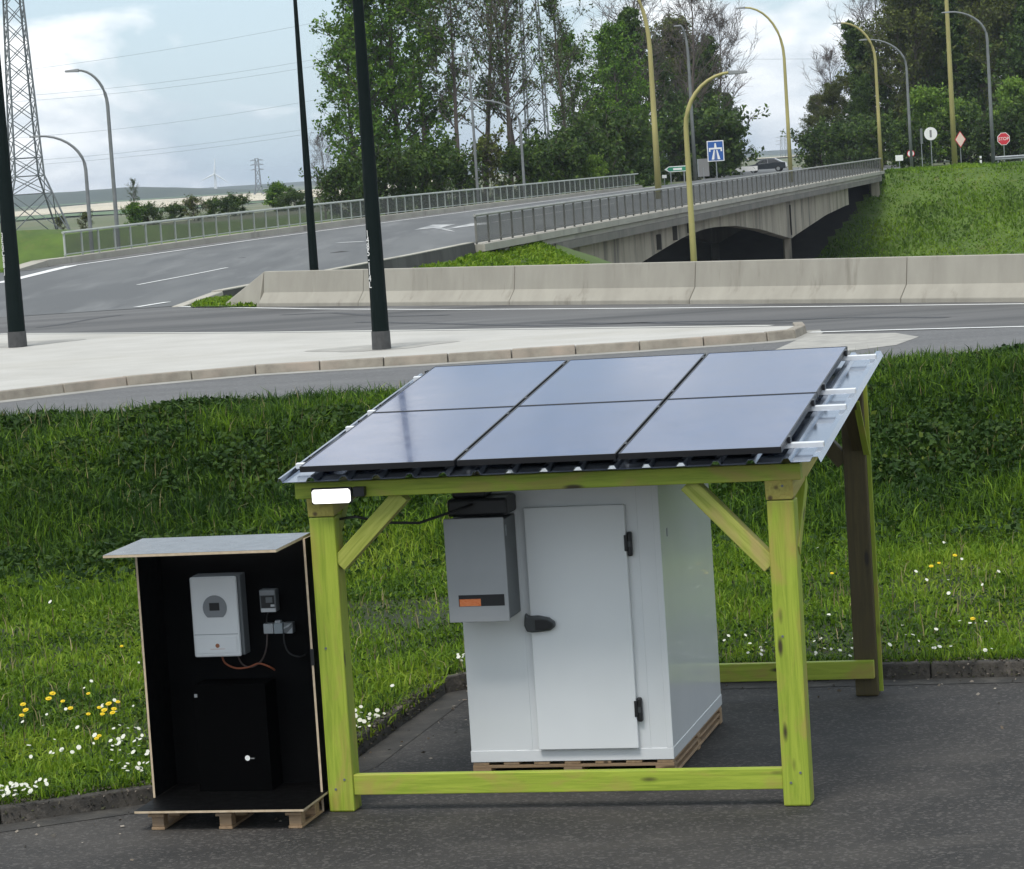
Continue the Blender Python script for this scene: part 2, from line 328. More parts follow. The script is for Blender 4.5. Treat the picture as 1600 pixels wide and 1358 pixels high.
def raw_mesh(name, verts, faces, mats, tint=None, parent=None, smooth=False):
    """verts (n,3), faces (m,k) numpy; fast path for foliage"""
    me = bpy.data.meshes.new(name); n, k = faces.shape
    me.vertices.add(len(verts)); me.vertices.foreach_set('co', verts.astype(np.float32).ravel())
    me.loops.add(n * k); me.loops.foreach_set('vertex_index', faces.astype(np.int32).ravel())
    me.polygons.add(n); me.polygons.foreach_set('loop_start', np.arange(0, n * k, k, dtype=np.int32))
    if tint is not None:
        a = me.attributes.new('tint', 'FLOAT', 'FACE'); a.data.foreach_set('value', tint.astype(np.float32))
    me.update(calc_edges=True); me.validate()
    for m in (mats if isinstance(mats, list) else [mats]): me.materials.append(m)
    o = bpy.data.objects.new(name, me); COL.objects.link(o)
    if parent: o.parent = parent
    return o

# ------------------------------------------------------------------ the lie of the land
YAW = -0.24157; ORG = np.array([-1.4935, 21.26015, 0.0])          # the carport's frame: u along its front, v into its depth
CU = np.array([math.cos(YAW), math.sin(YAW), 0]); CV = np.array([-math.sin(YAW), math.cos(YAW), 0])
def uv2w(u, v, z=0.0): return ORG + u * CU + v * CV + np.array([0, 0, z])
def w2uv(X, Y): dx, dy = X - ORG[0], Y - ORG[1]; return dx * CU[0] + dy * CU[1], dx * CV[0] + dy * CV[1]
KU = np.array([-40, -6, -2.43, -1.47, -.75, -.42, -.36]); KV = np.array([-24.5, -2.6, -.28, .40, .95, 1.35, 1.6])
def kerb_v(u): return np.where(u < -.36, np.interp(u, KU, KV), 4.86)
ZR = 1.6
def sm(t): t = np.clip(t, 0, 1); return t * t * (3 - 2 * t)
def bank_z(X, Y):
    return .10 + .22 * sm((Y - 24.5) / 8) + 1.22 * sm((Y - 31.8 + .06 * X) / 7.0)
BA = np.array([-6.9, 74.8]); BB = np.array([9.31, 53.45]); BD = (BB - BA) / np.linalg.norm(BB - BA); BN = np.array([-BD[1], BD[0]])   # crash barrier line, normal to the far side
WD = np.array([.229, 1.0]); WD = WD / np.linalg.norm(WD); WP = np.array([-.95, 108.0]); WN = np.array([WD[1], -WD[0]])         # right edge of bridge road
LP = np.array([-17.7, 122.0])
def zroad(Y): return np.interp(Y, [77, 100, 115, 141, 185, 255, 420], [1.6, 1.72, 1.85, 2.0, 2.10, 2.27, 2.32])
def xr(Y): return WP[0] + .229 * (Y - WP[1])
def xl(Y): return LP[0] + .225 * (Y - LP[1])
def land_z(X, Y):
    X = np.asarray(X, float); Y = np.asarray(Y, float)
    dB = (X - BA[0]) * BN[0] + (Y - BA[1]) * BN[1]; dW = (X - WP[0]) * WN[0] + (Y - WP[1]) * WN[1]
    s = (X - WP[0]) * WD[0] + (Y - WP[1]) * WD[1]
    near = np.where(Y < 41, np.where(Y < 39.5, bank_z(X, Y), 1.5), 1.5)
    u, v = w2uv(X, Y); lot = v < kerb_v(u)
    near = np.where(v < 9, near - .10, near); near = np.where(v < kerb_v(u) + .75, -.08, near); near = np.where((u > -1.15) & (u < -.3) & (v > kerb_v(u - .8)) & (v < 5.7), -.08, near)
    valley = np.interp(Y, [0, 130, 300, 600, 1000, 1600, 2600, 3600, 6000, 9000], [2.0, 2.0, 1.5, 0, -2.5, -5, -5, -3, 0, 0])
    valley = np.where(Y > 130, valley + .25 * np.sin(X * .11 + Y * .05), valley)
    plate = np.interp(Y, [0, 60, 77, 100, 125, 260], [1.5, 1.5, 1.45, 1.55, 2.05, 2.15])
    z = np.where(X < 60 + 0 * Y, plate, plate)
    z = np.where(Y > 250, np.where(X < -.02 * Y, valley, np.maximum(valley, 2.15 - .0012 * np.clip(Y - 420, 0, 9e9))), z)
    # motorway cutting: falls 1:2 behind the crash barrier and beside the bridge road, rises again beyond
    d = np.where(dW > 0, np.minimum(dB, dW + .3), -1e9)
    top = np.interp(Y, [60, 77, 100, 110], [1.45, 1.42, 1.64, 1.76])
    fall1 = np.where((dW > -.3) & (dB > 0), top - .5 * np.clip(np.minimum(dB, dW + .2), 0, 99), 99)
    fall2 = np.where((s > 4) & (dW <= 0), 1.9 - .5 * (s - 4), 99)
    fall3 = np.where((s > 4), 1.9 - .5 * (s - 4), 99)
    cut = np.minimum(np.minimum(fall1, fall2), np.where(dW > 0, np.minimum(fall1, fall3 + 4), 99))
    cut = np.maximum(cut, -5.0)
    rise = np.clip(-5 + .52 * (s - 136.8), -5, 2.2)
    cut = np.where(s > 136, np.maximum(np.minimum(cut, 99), rise), cut)
    inband = (cut < 90) & (s < 151)
    z = np.where(inband, np.minimum(z + .2, cut), z)
    z = np.where(Y < 60, np.where(dB > 0, z, near), z)
    z = np.where((Y >= 41) & (Y < 60) & (dB <= 0), 1.5, z)
    return z

def grid_obj(name, xs, ys, zf, m, kind='structure'):
    X, Y = np.meshgrid(xs, ys); Z = zf(X, Y)
    v = np.stack([X.ravel(), Y.ravel(), Z.ravel()], 1); nx, ny = len(xs), len(ys)
    i = (np.arange(ny - 1)[:, None] * nx + np.arange(nx - 1)[None]).ravel()
    f = np.stack([i, i + 1, i + nx + 1, i + nx], 1)
    o = raw_mesh(name, v, f, m); o['kind'] = kind
    o.data.polygons.foreach_set('use_smooth', [True] * len(o.data.polygons)); return o

xs = np.concatenate([np.linspace(-7000, -700, 12), np.linspace(-600, -120, 13), np.linspace(-110, -32, 27), np.arange(-30, 72, .75), np.linspace(74, 130, 15), np.linspace(150, 600, 10), np.linspace(800, 7000, 10)])
ys = np.concatenate([np.arange(-60, 14, 6.0), np.arange(14, 44, .5), np.arange(44, 270, .9), np.arange(272, 440, 8), np.geomspace(450, 9000, 40)])
ground = grid_obj('ground', xs, ys, land_z, [LAND, SOIL, VERGE, SLOPEG, mat('gravel_painted_shade', (.030, .028, .024), (.022, .020, .018), scale=1.0, rough=.95)])
me = ground.data; ctr = np.zeros(len(me.polygons) * 3); me.polygons.foreach_get('center', ctr); ctr = ctr.reshape(-1, 3)
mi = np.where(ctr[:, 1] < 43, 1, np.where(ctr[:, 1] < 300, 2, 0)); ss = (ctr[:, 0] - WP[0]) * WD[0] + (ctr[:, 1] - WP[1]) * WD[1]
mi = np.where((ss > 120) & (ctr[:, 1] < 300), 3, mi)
mi = np.where((ss > 3) & (ss < 152) & (ctr[:, 0] > xl(ctr[:, 1]) - 2) & (ctr[:, 0] < xr(ctr[:, 1]) + .4 - np.where(ss > 130, .75 * (2.2 - ctr[:, 2]), 0)) & (ctr[:, 1] < 300), 4, mi)  # ground beneath the deck: the bridge's shade painted as a darker colour
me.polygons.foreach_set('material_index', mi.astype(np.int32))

# ------------------------------------------------------------------ car park, its kerb
lot = MB()
us = [-40, -6, -2.43, -1.47, -.75, -.42, -.36]
poly = [uv2w(u, float(np.interp(u, KU, KV))) for u in us] + [uv2w(-.36, 4.86), uv2w(30, 4.86), uv2w(30, -40), uv2w(-40, -40)]
lot.add([(p[0], p[1], 0.0) for p in poly], [tuple(range(len(poly)))])
lot = tag(lot.build('car_park', LOT), kind='structure')
kerb_root = bpy.data.objects.new('car_park_kerb', None); COL.objects.link(kerb_root); kerb_root['kind'] = 'structure'
path = [uv2w(u, float(np.interp(u, KU, KV))) for u in (-6, -4.2, -2.43, -1.47, -.75, -.42, -.36)] + [uv2w(-.36, 3), uv2w(-.36, 4.7), uv2w(-.2, 4.86), uv2w(14, 4.86)]
def walk(path, step):
    pts = [np.array(path[0][:2])]
    for a, b in zip(path[:-1], path[1:]):
        a, b = np.array(a[:2]), np.array(b[:2]); L = np.linalg.norm(b - a); n = max(1, round(L / step))
        pts += [a + (b - a) * (i + 1) / n for i in range(n)]
    return pts
def side(a, b): d = (b - a) / np.linalg.norm(b - a); return np.array([-d[1], d[0]])
pts = walk(path, 1.0)
gut = MB()
for i in range(len(pts) - 1):
    a, b = pts[i], pts[i + 1]
    na = side(pts[max(i - 1, 0)], b) if i else side(a, b); nb = side(a, pts[min(i + 2, len(pts) - 1)]) if i + 2 < len(pts) else side(a, b)
    g = .006 * (b - a) / np.linalg.norm(b - a); a2, b2 = a + g, b - g
    zt = .135 + random.uniform(-.012, .012)
    B = [(*a2, -.05), (*b2, -.05), (*(b2 + nb * .13), -.05), (*(a2 + na * .13), -.05)]
    T = [(*(a2 + na * .02), zt), (*(b2 + nb * .02), zt + random.uniform(-.006, .006)), (*(b2 + nb * .13), zt), (*(a2 + na * .13), zt)]
    MB().hexa(B, T).build('kerbstone', KERBD, kerb_root, bevel=.012)
    gut.quad((*(a - na * .26), .004), (*(b - nb * .26), .004), (*(b - nb * .004), .006), (*(a - na * .004), .006))
gut.build('gutter', GUTTER, kerb_root)

def uv_grid(name, us, v0f, v1, nv, m):
    U = np.repeat(np.array(us)[None], nv, 0); T = np.linspace(0, 1, nv)[:, None] ** 1.6; v0 = v0f(np.array(us))[None]; Vv = v0 + (v1 - v0) * T
    X = ORG[0] + U * CU[0] + Vv * CV[0]; Y = ORG[1] + U * CU[1] + Vv * CV[1]; Z = bank_z(X, Y)
    nx = len(us); i = (np.arange(nv - 1)[:, None] * nx + np.arange(nx - 1)[None]).ravel()
    o = raw_mesh(name, np.stack([X.ravel(), Y.ravel(), Z.ravel()], 1), np.stack([i, i + 1, i + nx + 1, i + nx], 1), m); o['kind'] = 'structure'
    o.data.polygons.foreach_set('use_smooth', [True] * len(o.data.polygons)); return o
uv_grid('grass_bank', list(np.arange(-9, -.5, .2)) + [-.48], lambda u: np.interp(u, KU, KV) + .10, 10.5, 40, SOIL)
uv_grid('grass_bank', [-.479] + list(np.arange(-.3, 16, .4)), lambda u: u * 0 + 4.95, 10.5, 24, SOIL)

# ------------------------------------------------------------------ roads beyond the bank
def flat(name, pts, z, m, kind='structure', parent=None):
    o = MB().add([(p[0], p[1], z) for p in pts], [tuple(range(len(pts)))]).build(name, m, parent)
    if kind: o['kind'] = kind
    return o
bl = lambda t: BA + BD * t
flat('junction_road', [(-90, 39.9), tuple(bl(43.8) - BN * .1), tuple(bl(0) + BN * .3), (-8.9, 77.2), (-90, 77.2)], ZR, ROADF)
flat('ramp_road', [(-60, 39.9), (19.8, 39.9), (12, 46), (7.98, 46.0), (4.95, 47.6), (4.5, 46.75), (-.9, 46.45), (-3.9, 46.75), (-7.6, 44.4), (-60, 12.0 + 30)], ZR + .004, ROADN)
# bridge road: one ruled sheet
rows = list(np.arange(76.8, 256, 3.2)) + [262, 280, 310, 350, 400, 460]
mb = MB(); vv = []; ff = []
for i, Y in enumerate(rows):
    bend = max(0, Y - 262) ** 2 * .0013
    xL = -90 if Y < 106 else xl(Y) + .45
    if Y < 118: xL = -90 + (xl(118) + .45 + 90) * sm((Y - 100) / 16.0)
    if Y < 100: xL = -90
    xR_ = xr(Y) - .25
    for k in range(5): vv.append((xL + (xR_ - xL) * k / 4 - bend, Y, float(zroad(Y)) + .008))
for i in range(len(rows) - 1):
    for k in range(4): ff.append((i * 5 + k, i * 5 + k + 1, i * 5 + k + 6, i * 5 + k + 5))
bridge_road = tag(mb.add(vv, ff).build('bridge_road', ROADB), kind='structure')
def on_road(px, py):
    z = ZR
    for _ in range(12): p = at_z(px, py, z); z = float(zroad(p[1]))
    return p
def ribbon(name, pts, wd, m, zoff, parent, zf=None):
    mb = MB(); P = [np.array(p[:2]) for p in pts]; L, R_ = [], []
    for i, p in enumerate(P):
        d = P[min(i + 1, len(P) - 1)] - P[max(i - 1, 0)]; d = d / np.linalg.norm(d); n = np.array([-d[1], d[0]])
        z = (zf(p[1]) if zf else ZR) + zoff
        L.append((*(p + n * wd / 2), z)); R_.append((*(p - n * wd / 2), z))
    for i in range(len(P) - 1): mb.quad(L[i], R_[i], R_[i + 1], L[i + 1])
    return mb.build(name, m, parent)
def dens(a, b, n=14): a, b = np.array(a), np.array(b); return [a + (b - a) * i / n for i in range(n + 1)]
ribbon('edge_line', dens((-16.9, 118), (xl(255) + 1.5, 255), 40), .28, PAINT, .022, bridge_road, zroad)
ribbon('edge_line', dens(on_road(0, 443)[:2], (-16.9, 118), 4), .5, PAINT, .022, bridge_road, zroad)
ribbon('lane_line', dens(on_road(215, 446)[:2], on_road(355, 419)[:2], 6), .14, PAINT, .022, bridge_road, zroad)
ribbon('lane_line', dens(on_road(528, 380)[:2], on_road(570, 378)[:2], 3), .5, PAINT, .022, bridge_road, zroad)
ribbon('edge_line', dens(on_road(213, 481)[:2], on_road(262, 473)[:2], 4), .22, PAINT, .022, bridge_road, zroad)
ar = [on_road(*q) for q in [(647, 360), (676, 352), (712, 351), (690, 356), (712, 363), (676, 357)]]
MB().add([(p[0], p[1], float(zroad(p[1])) + .022) for p in ar], [(0, 1, 2, 3), (0, 3, 4, 5)]).build('arrow_marking', PAINTW, bridge_road)
ar = [on_road(*q) for q in [(690, 360), (735, 350), (765, 348), (765, 351), (735, 354)]]
MB().add([(p[0], p[1], float(zroad(p[1])) + .022) for p in ar], [(0, 1, 2, 3, 4)]).build('arrow_marking', PAINTW, bridge_road)
ribbon('lane_line', dens(on_road(770, 348)[:2], on_road(960, 318)[:2], 8), .16, PAINT, .022, bridge_road, zroad)
jr = bpy.data.objects['junction_road']
pl = [at_z(x, y, ZR) for x, y in [(272, 479), (500, 483), (700, 484), (1000, 482), (1300, 479), (1600, 475), (1800, 471)]]
ribbon('edge_line', pl, .16, PAINT, .005, jr)
pl = [at_z(x, y, ZR) for x, y in [(1266, 520), (1400, 516), (1600, 511), (1800, 505)]]
ribbon('edge_line', pl, .16, PAINT, .010, jr)
TAR = mat('tar_seam', (.045, .045, .047), rough=.7)
for row in ([(850, 505), (960, 505), (1080, 503), (1200, 501), (1330, 497), (1480, 496)], [(560, 503), (700, 506), (850, 509), (1000, 505), (1100, 506), (1240, 504)],
            [(440, 492), (520, 489), (600, 494), (700, 492)], [(60, 512), (100, 506), (150, 498), (190, 492)]):
    ribbon('tar_seam', [at_z(x, y + random.uniform(-.7, .7), ZR) for x, y in row], .22, TAR, .0045, jr)
flat('gore_area', [at_z(x, y, ZR) for x, y in [(1243, 533), (1268, 523), (1400, 521), (1436, 527), (1400, 540), (1330, 549), (1240, 552), (1210, 548)]], ZR + .0085, STAIN)

# traffic island with kerbstones
ik = [at_z(x, y, ZR) for x, y in [(-300, 655), (0, 627), (200, 603), (400, 585), (700, 567), (1000, 548), (1200, 534), (1245, 529), (1262, 521), (1258, 516)]]
ik = [p[:2] for p in ik]
far_edge = [np.array([4.3, 48.4]), np.array([.12, 52.5]), np.array([-4.78, 57.3]), np.array([-10.8, 64.0]), np.array([-24, 66.0])]
isl = tag(MB().prism([tuple(p + np.array([0, .22])) for p in ik[:-3]] + [tuple(ik[-3] + np.array([-.12, .12])), tuple(ik[-2] + np.array([-.16, .05]))] + [tuple(p) for p in far_edge], ZR - .1, ZR + .13, 'z').build('traffic_island', ISLAND), kind='structure')
pts = walk(ik, 1.0)
for i in range(len(pts) - 1):
    a, b = pts[i], pts[i + 1]; n0 = side(pts[max(i - 1, 0)], b); n1_ = side(a, pts[min(i + 2, len(pts) - 1)])
    g = .008 * (b - a) / np.linalg.norm(b - a); a2, b2 = a + g, b - g; zt = ZR + .145 + random.uniform(-.006, .006)
    MB().hexa([(*a2, ZR - .05), (*b2, ZR - .05), (*(b2 + n1_ * .2), ZR - .05), (*(a2 + n0 * .2), ZR - .05)],
              [(*(a2 + n0 * .035), zt), (*(b2 + n1_ * .035), zt), (*(b2 + n1_ * .2), zt), (*(a2 + n0 * .2), zt)]).build('kerbstone', KERB, isl, bevel=.015)
ribbon('gutter_line', [p - np.array([0, .24]) for p in pts], .44, mat('gutter_light', (.33, .32, .29), (.26, .25, .225), scale=2, rough=.9), .0075, isl)
ribbon('seam_strip', [p + np.array([.02, .1]) for p in far_edge], .2, mat('island_edge', (.5, .49, .45), rough=.9), .14, isl)
for q in ((585, 546), (15, 541)):
    p = at_z(*q, ZR + .13); vs = [(p[0] + .1 + 1.15 * math.cos(a) * (1 + .25 * math.sin(3 * a)), p[1] + .5 + .9 * math.sin(a), ZR + .134) for a in np.linspace(0, 2 * PI, 25)[:-1]]
    MB().add(vs, [tuple(range(24))]).build('base_patch', STAIN, isl)

# crash barrier: cast segments with joints
bar = thing('concrete_barrier', 'long pale beige concrete crash barrier beside the far road', 'barrier', (BA[0], BA[1], ZR), math.atan2(BD[1], BD[0]))
prof = [(-.30, -.1), (-.30, .08), (-.13, .33), (-.075, .84), (.075, .84), (.13, .33), (.30, .08), (.30, -.1)]
edges = [1.9, 6.2, 12, 18, 24, 30, 36, 42, 48, 54]
for i in range(len(edges) - 1):
    seg = MB().prism(prof, edges[i] + .012, edges[i + 1] - .012, 'x').build('barrier_segment', BARR, bar, bevel=.012)
MB().hexa([(0, -.30, -.1), (1.89, -.30, -.1), (1.89, .30, -.1), (0, .30, -.1)], [(.3, -.22, .10), (1.89, -.075, .83), (1.89, .075, .83), (.3, .22, .10)]).build('end_ramp', BARR, bar, bevel=.01)
# kerb wall along the right edge of the bridge road
kw = thing('kerb_wall', 'low dark stained concrete kerb wall along the bridge approach', 'wall')
rowsY = [79.5] + list(np.arange(84, 108.5, 4))
for a, b in zip(rowsY[:-1], rowsY[1:]):
    B = [(xr(a) - .25, a, zroad(a) - .6), (xr(b) - .25, b, zroad(b) - .6), (xr(b) + .12, b, zroad(b) - .6), (xr(a) + .12, a, zroad(a) - .6)]
    T = [(xr(a) - .25, a, zroad(a) + .20), (xr(b) - .25, b, zroad(b) + .20), (xr(b) + .05, b, zroad(b) + .20), (xr(a) + .05, a, zroad(a) + .20)]
    MB().hexa(B, T).build('wall_segment', DARKC, kw, bevel=.02)
    MB().hexa([(q[0] + (-.005 if k in (0, 1) else .005), q[1], q[2] + .002) for k, q in enumerate(T)], [(q[0] + (-.005 if k in (0, 1) else .005), q[1], q[2] + .03) for k, q in enumerate(T)]).build('coping', BEAMC, kw)
a = 76.3; b = 79.5
MB().hexa([(xr(a) - .25, a, ZR - .3), (xr(b) - .25, b, ZR - .5), (xr(b) + .12, b, ZR - .5), (xr(a) + .12, a, ZR - .3)],
          [(xr(a) - .25, a, ZR + .02), (xr(b) - .25, b, zroad(b) + .20), (xr(b) + .05, b, zroad(b) + .20), (xr(a) + .05, a, ZR + .02)]).build('end_ramp', BEAMC, kw, bevel=.02)

# ------------------------------------------------------------------ the bridge
br = thing('road_bridge', 'grey concrete road bridge with shallow arches over the cutting', 'bridge')
Ys = list(np.arange(109, 256.5, 3.0))
def rb(Y): return 1.92 + .0031 * (Y - 108)       # foot of the right railing
def lb(Y): return np.interp(Y, [122, 141, 163, 255], [2.16, 2.29, 2.38, 2.47])
def strip(name, prof_fn, Ys, m, parent):
    mb = MB(); n = None; vs = []
    for Y in Ys:
        p = prof_fn(Y); n = len(p); vs += p
    fs = []
    for i in range(len(Ys) - 1):
        for j in range(n): fs.append((i * n + j, i * n + (j + 1) % n, (i + 1) * n + (j + 1) % n, (i + 1) * n + j))
    fs += [tuple(range(n)), tuple((len(Ys) - 1) * n + j for j in range(n))]
    return mb.add(vs, fs).build(name, m, parent)
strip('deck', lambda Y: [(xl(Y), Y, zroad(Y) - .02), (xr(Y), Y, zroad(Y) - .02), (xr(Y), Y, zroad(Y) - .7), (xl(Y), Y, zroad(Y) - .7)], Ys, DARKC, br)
strip('kerb', lambda Y: [(xr(Y) - .35, Y, rb(Y) - .30), (xr(Y) - .35, Y, rb(Y) + .0), (xr(Y) + .42, Y, rb(Y) + .0), (xr(Y) + .42, Y, rb(Y) - .26)], list(np.arange(108, 258, 3.0)), BEAMC, br)
strip('edge_beam', lambda Y: [(xr(Y), Y, rb(Y) - .302), (xr(Y) + .24, Y, rb(Y) - .302), (xr(Y) + .24, Y, rb(Y) - .50), (xr(Y), Y, rb(Y) - .50)], list(np.arange(112, 258, 3.0)), BEAMC, br)
strip('edge_beam', lambda Y: [(xr(Y), Y, rb(Y) - .504), (xr(Y) + .32, Y, rb(Y) - .504), (xr(Y) + .32, Y, rb(Y) - .84), (xr(Y), Y, rb(Y) - .86)], list(np.arange(112, 258, 3.0)), BANDC, br)
strip('kerb', lambda Y: [(xl(Y) - .3, Y, zroad(Y) - .4), (xl(Y) - .3, Y, lb(Y)), (xl(Y) + .40, Y, lb(Y)), (xl(Y) + .40, Y, zroad(Y) - .4)], list(np.arange(119, 257, 3.0)), BEAMC, br)
a, b = 115.6, 118.95
MB().hexa([(xl(a) - .5, a, 1.5), (xl(a) + .3, a, 1.5), (xl(b) + .40, b, 1.5), (xl(b) - .3, b, 1.5)], [(xl(a) - .5, a, float(zroad(a)) + .03), (xl(a) + .3, a, float(zroad(a)) + .03), (xl(b) + .40, b, 2.14), (xl(b) - .3, b, 2.14)]).build('kerb', BEAMC, br)
strip('shoulder', lambda Y: [(xl(Y) + .41, Y, zroad(Y) - .1), (xl(Y) + .41, Y, zroad(Y) + .028), (xl(Y) + 1.2, Y, zroad(Y) + .022), (xl(Y) + 1.2, Y, zroad(Y) - .1)], list(np.arange(119, 257, 3.0)), mat('shoulder_concrete', (.17, .165, .16), (.12, .118, .115), scale=.5, rough=.9), br)
AY = [109, 118, 124, 131, 137, 143.2, 149.7, 155.8, 162, 166, 174, 184.6, 191.9, 196.5, 198.4, 200.3, 207, 218.6, 231.6, 243.5, 250, 255]
AZ = [-2.2, -2.0, -1.8, -1.25, -.75, -.32, .09, .44, .62, .62, .44, -.15, -.73, -1.08, -1.22, -1.1, -.79, -.25, .08, .16, .16, .16]
def soff(Y): return float(np.interp(Y, AY, AZ))
gy = sorted(set(list(np.arange(112, 234.5, 1.6)) + [198.4]))
for off, nm in ((-.4, 'girder_wall'), (-5.2, 'girder_wall'), (-10, 'girder_wall'), (-14.8, 'girder_wall'), (-19.4, 'girder_wall')):
    strip(nm, lambda Y, off=off: [(xr(Y) + off, Y, rb(Y) - .80), (xr(Y) + off, Y, soff(Y)), (xr(Y) + off - .6, Y, soff(Y)), (xr(Y) + off - .6, Y, rb(Y) - .80)], gy, BRIDGEC if off > -1 else DARKC, br)  # inner girders coloured darker than the outer one to paint the shade below deck
for yy in (131, 198.4):
    for off in (-.7, -5.5, -10.3, -15.1, -19.5):
        MB().box(xr(yy) + off - .24, xr(yy) + off + .24, yy - .4, yy + .4, -5.2, soff(yy) + .1).build('pier', BRIDGEC if off > -1 else DARKC, br, bevel=.03)  # inner piers get the same painted under-deck shade
MB().box(xr(198.4) - .405, xr(198.4) - .35, 198.15, 198.6, -1.0, 1.0).build('joint_rib', DARKC, br)
for yy in (148.2, 153.0, 157.5):
    MB().box(xr(yy) - .52, xr(yy) - .27, yy - .5, yy + .5, soff(yy) + .12, soff(yy) + .12 + .75).build('wall_recess', DARKC, br)
for yy in (113, 254):
    MB().hexa([(xl(yy) - .2, yy, -3), (xr(yy) + .02, yy, -3), (xr(yy) + .02, yy + 1.2, -3), (xl(yy) - .2, yy + 1.2, -3)], [(xl(yy) - .2, yy, zroad(yy) - .71), (xr(yy) + .02, yy, zroad(yy) - .71), (xr(yy) + .02, yy + 1.2, zroad(yy) - .71), (xl(yy) - .2, yy + 1.2, zroad(yy) - .71)]).build('abutment', BRIDGEC, br)
MB().box(xr(252) - .6, xr(252) + .1, 251.2, 252.6, -3, rb(252) - .86).build('abutment', BRIDGEC, br)
mw = tag(MB().add([(-120, 170, -4.96), (-14, 141, -4.96), (110, 108, -4.96), (122, 205, -4.96), (10, 232, -4.96), (-120, 262, -4.96)], [(0, 1, 2, 3, 4, 5)]).build('motorway', ROADF), kind='structure')

def railing(label, xf, zf, y0, y1, hgt, mp_, mt, mm, step=1.95):
    t = thing('bridge_railing', label, 'railing', group='railings of the bridge')
    post = MB().box(-.035, .035, -.04, .04, 0, hgt - .03).build('post', mp_, t); n = int((y1 - y0) / step) + 1
    pan = None
    for i in range(n):
        Y = y0 + i * step
        o = post if i == 0 else share('post', post.data, t)
        o.location = (xf(Y), Y, zf(Y)); o.rotation_euler = (0, 0, -math.atan(.228))
        if i < n - 1:
            Y2 = Y + step; A = Vector((xf(Y), Y, zf(Y))); B = Vector((xf(Y2), Y2, zf(Y2)))
            if pan is None:
                L = (B - A).length; pan = MB().box(-L / 2 + .05, L / 2 - .05, -.004, .004, .10, hgt - .09).build('mesh_panel', mm, t); o2 = pan
            else: o2 = share('mesh_panel', pan.data, t)
            o2.matrix_local = orient(A, B)
    Yl = list(np.arange(y0 - .1, y1 + 1, step * 4)) + [y1 + .1]
    MB().tube([(xf(Y), Y, zf(Y) + hgt) for Y in Yl], .06, 6).build('top_rail', mt, t)
    MB().tube([(xf(Y), Y, zf(Y) + .10) for Y in Yl], .03, 6).build('bottom_rail', mp_, t)
    return t
railing('pale railing on the far left edge of the bridge, in front of trees', lambda Y: xl(Y), lambda Y: float(lb(Y)), 122.0, 254.0, 1.0, RAILP, RAILP, MESHF)
railing('weathered brown railing on the near right edge of the bridge above arches', lambda Y: xr(Y) + .06, lambda Y: float(rb(Y)), 108.3, 256.5, 1.05, RAILD, RAILT, MESHN)

# ------------------------------------------------------------------ poles and lamps
def to_mesh(o):
    dg = bpy.context.evaluated_depsgraph_get(); me = bpy.data.meshes.new_from_object(o.evaluated_get(dg)); n = bpy.data.objects.new(o.name, me); COL.objects.link(n)
    n.parent = o.parent; n.location = o.location; n.rotation_euler = o.rotation_euler; nm = o.name; bpy.data.objects.remove(o); n.name = nm; return n
def dark_pole(label, px, py, Y, wb, H=11.0, zb=None, text=None):
    p = at_z(px, py, ZR + .135) if zb is None else at_y(px, py, Y)
    z0 = ZR + .135 if zb is None else zb
    t = thing('lighting_pole', label, 'pole', (p[0], p[1], z0), 0, 'dark green poles beside the roads')
    r0 = wb / 2; k = lambda h: r0 * (1 - .82 * h / H) + .004
    MB().tube([(0, 0, h) for h in np.linspace(.30, H, 9)], [k(h) for h in np.linspace(.30, H, 9)], 16, True).build('shaft', POLE, t, smooth=False)
    MB().tube([(0, 0, 0), (0, 0, .299)], [k(0) + .012, k(.3) + .010], 16).build('collar', COLLAR, t)
    MB().hexa([(-.1, -.16, H - .02), (.1, -.16, H - .02), (.1, .75, H + .02), (-.1, .75, H + .02)], [(-.07, -.12, H + .07), (.07, -.12, H + .07), (.08, .75, H + .1), (-.08, .75, H + .1)]).build('lantern', POLE, t, bevel=.02)
    if text:
        for i, (ch, h) in enumerate(text):
            cu = bpy.data.curves.new('marking', 'FONT'); cu.body = ch; cu.size = .15; cu.align_x = 'CENTER'; cu.extrude = .001
            o = bpy.data.objects.new('marking', cu); COL.objects.link(o); o.parent = t; cu.materials.append(SIGNW)
            r = k(h) + .006; ang = math.radians(-52)
            o.location = (math.sin(ang) * r, -math.cos(ang) * r, h); o.rotation_euler = (PI / 2, 0, ang); to_mesh(o)
    return t
dark_pole('dark green tapered pole standing mid island behind the carport roof', 596.5, 545.5, 49.9, .285, 11, None, [(c, 1.86 - .105 * i) for i, c in enumerate('1485-114L')])
dark_pole('dark green tapered pole at the left edge of the photo', 28, 542, 58.7, .34, 12, None, [(c, 2.12 - .115 * i) for i, c in enumerate('3E0C88J')])
dark_pole('slimmer dark green pole rising behind the crash barrier', 491, 424, 82, .27, 11.5, float(land_z(-5.3, 82)))

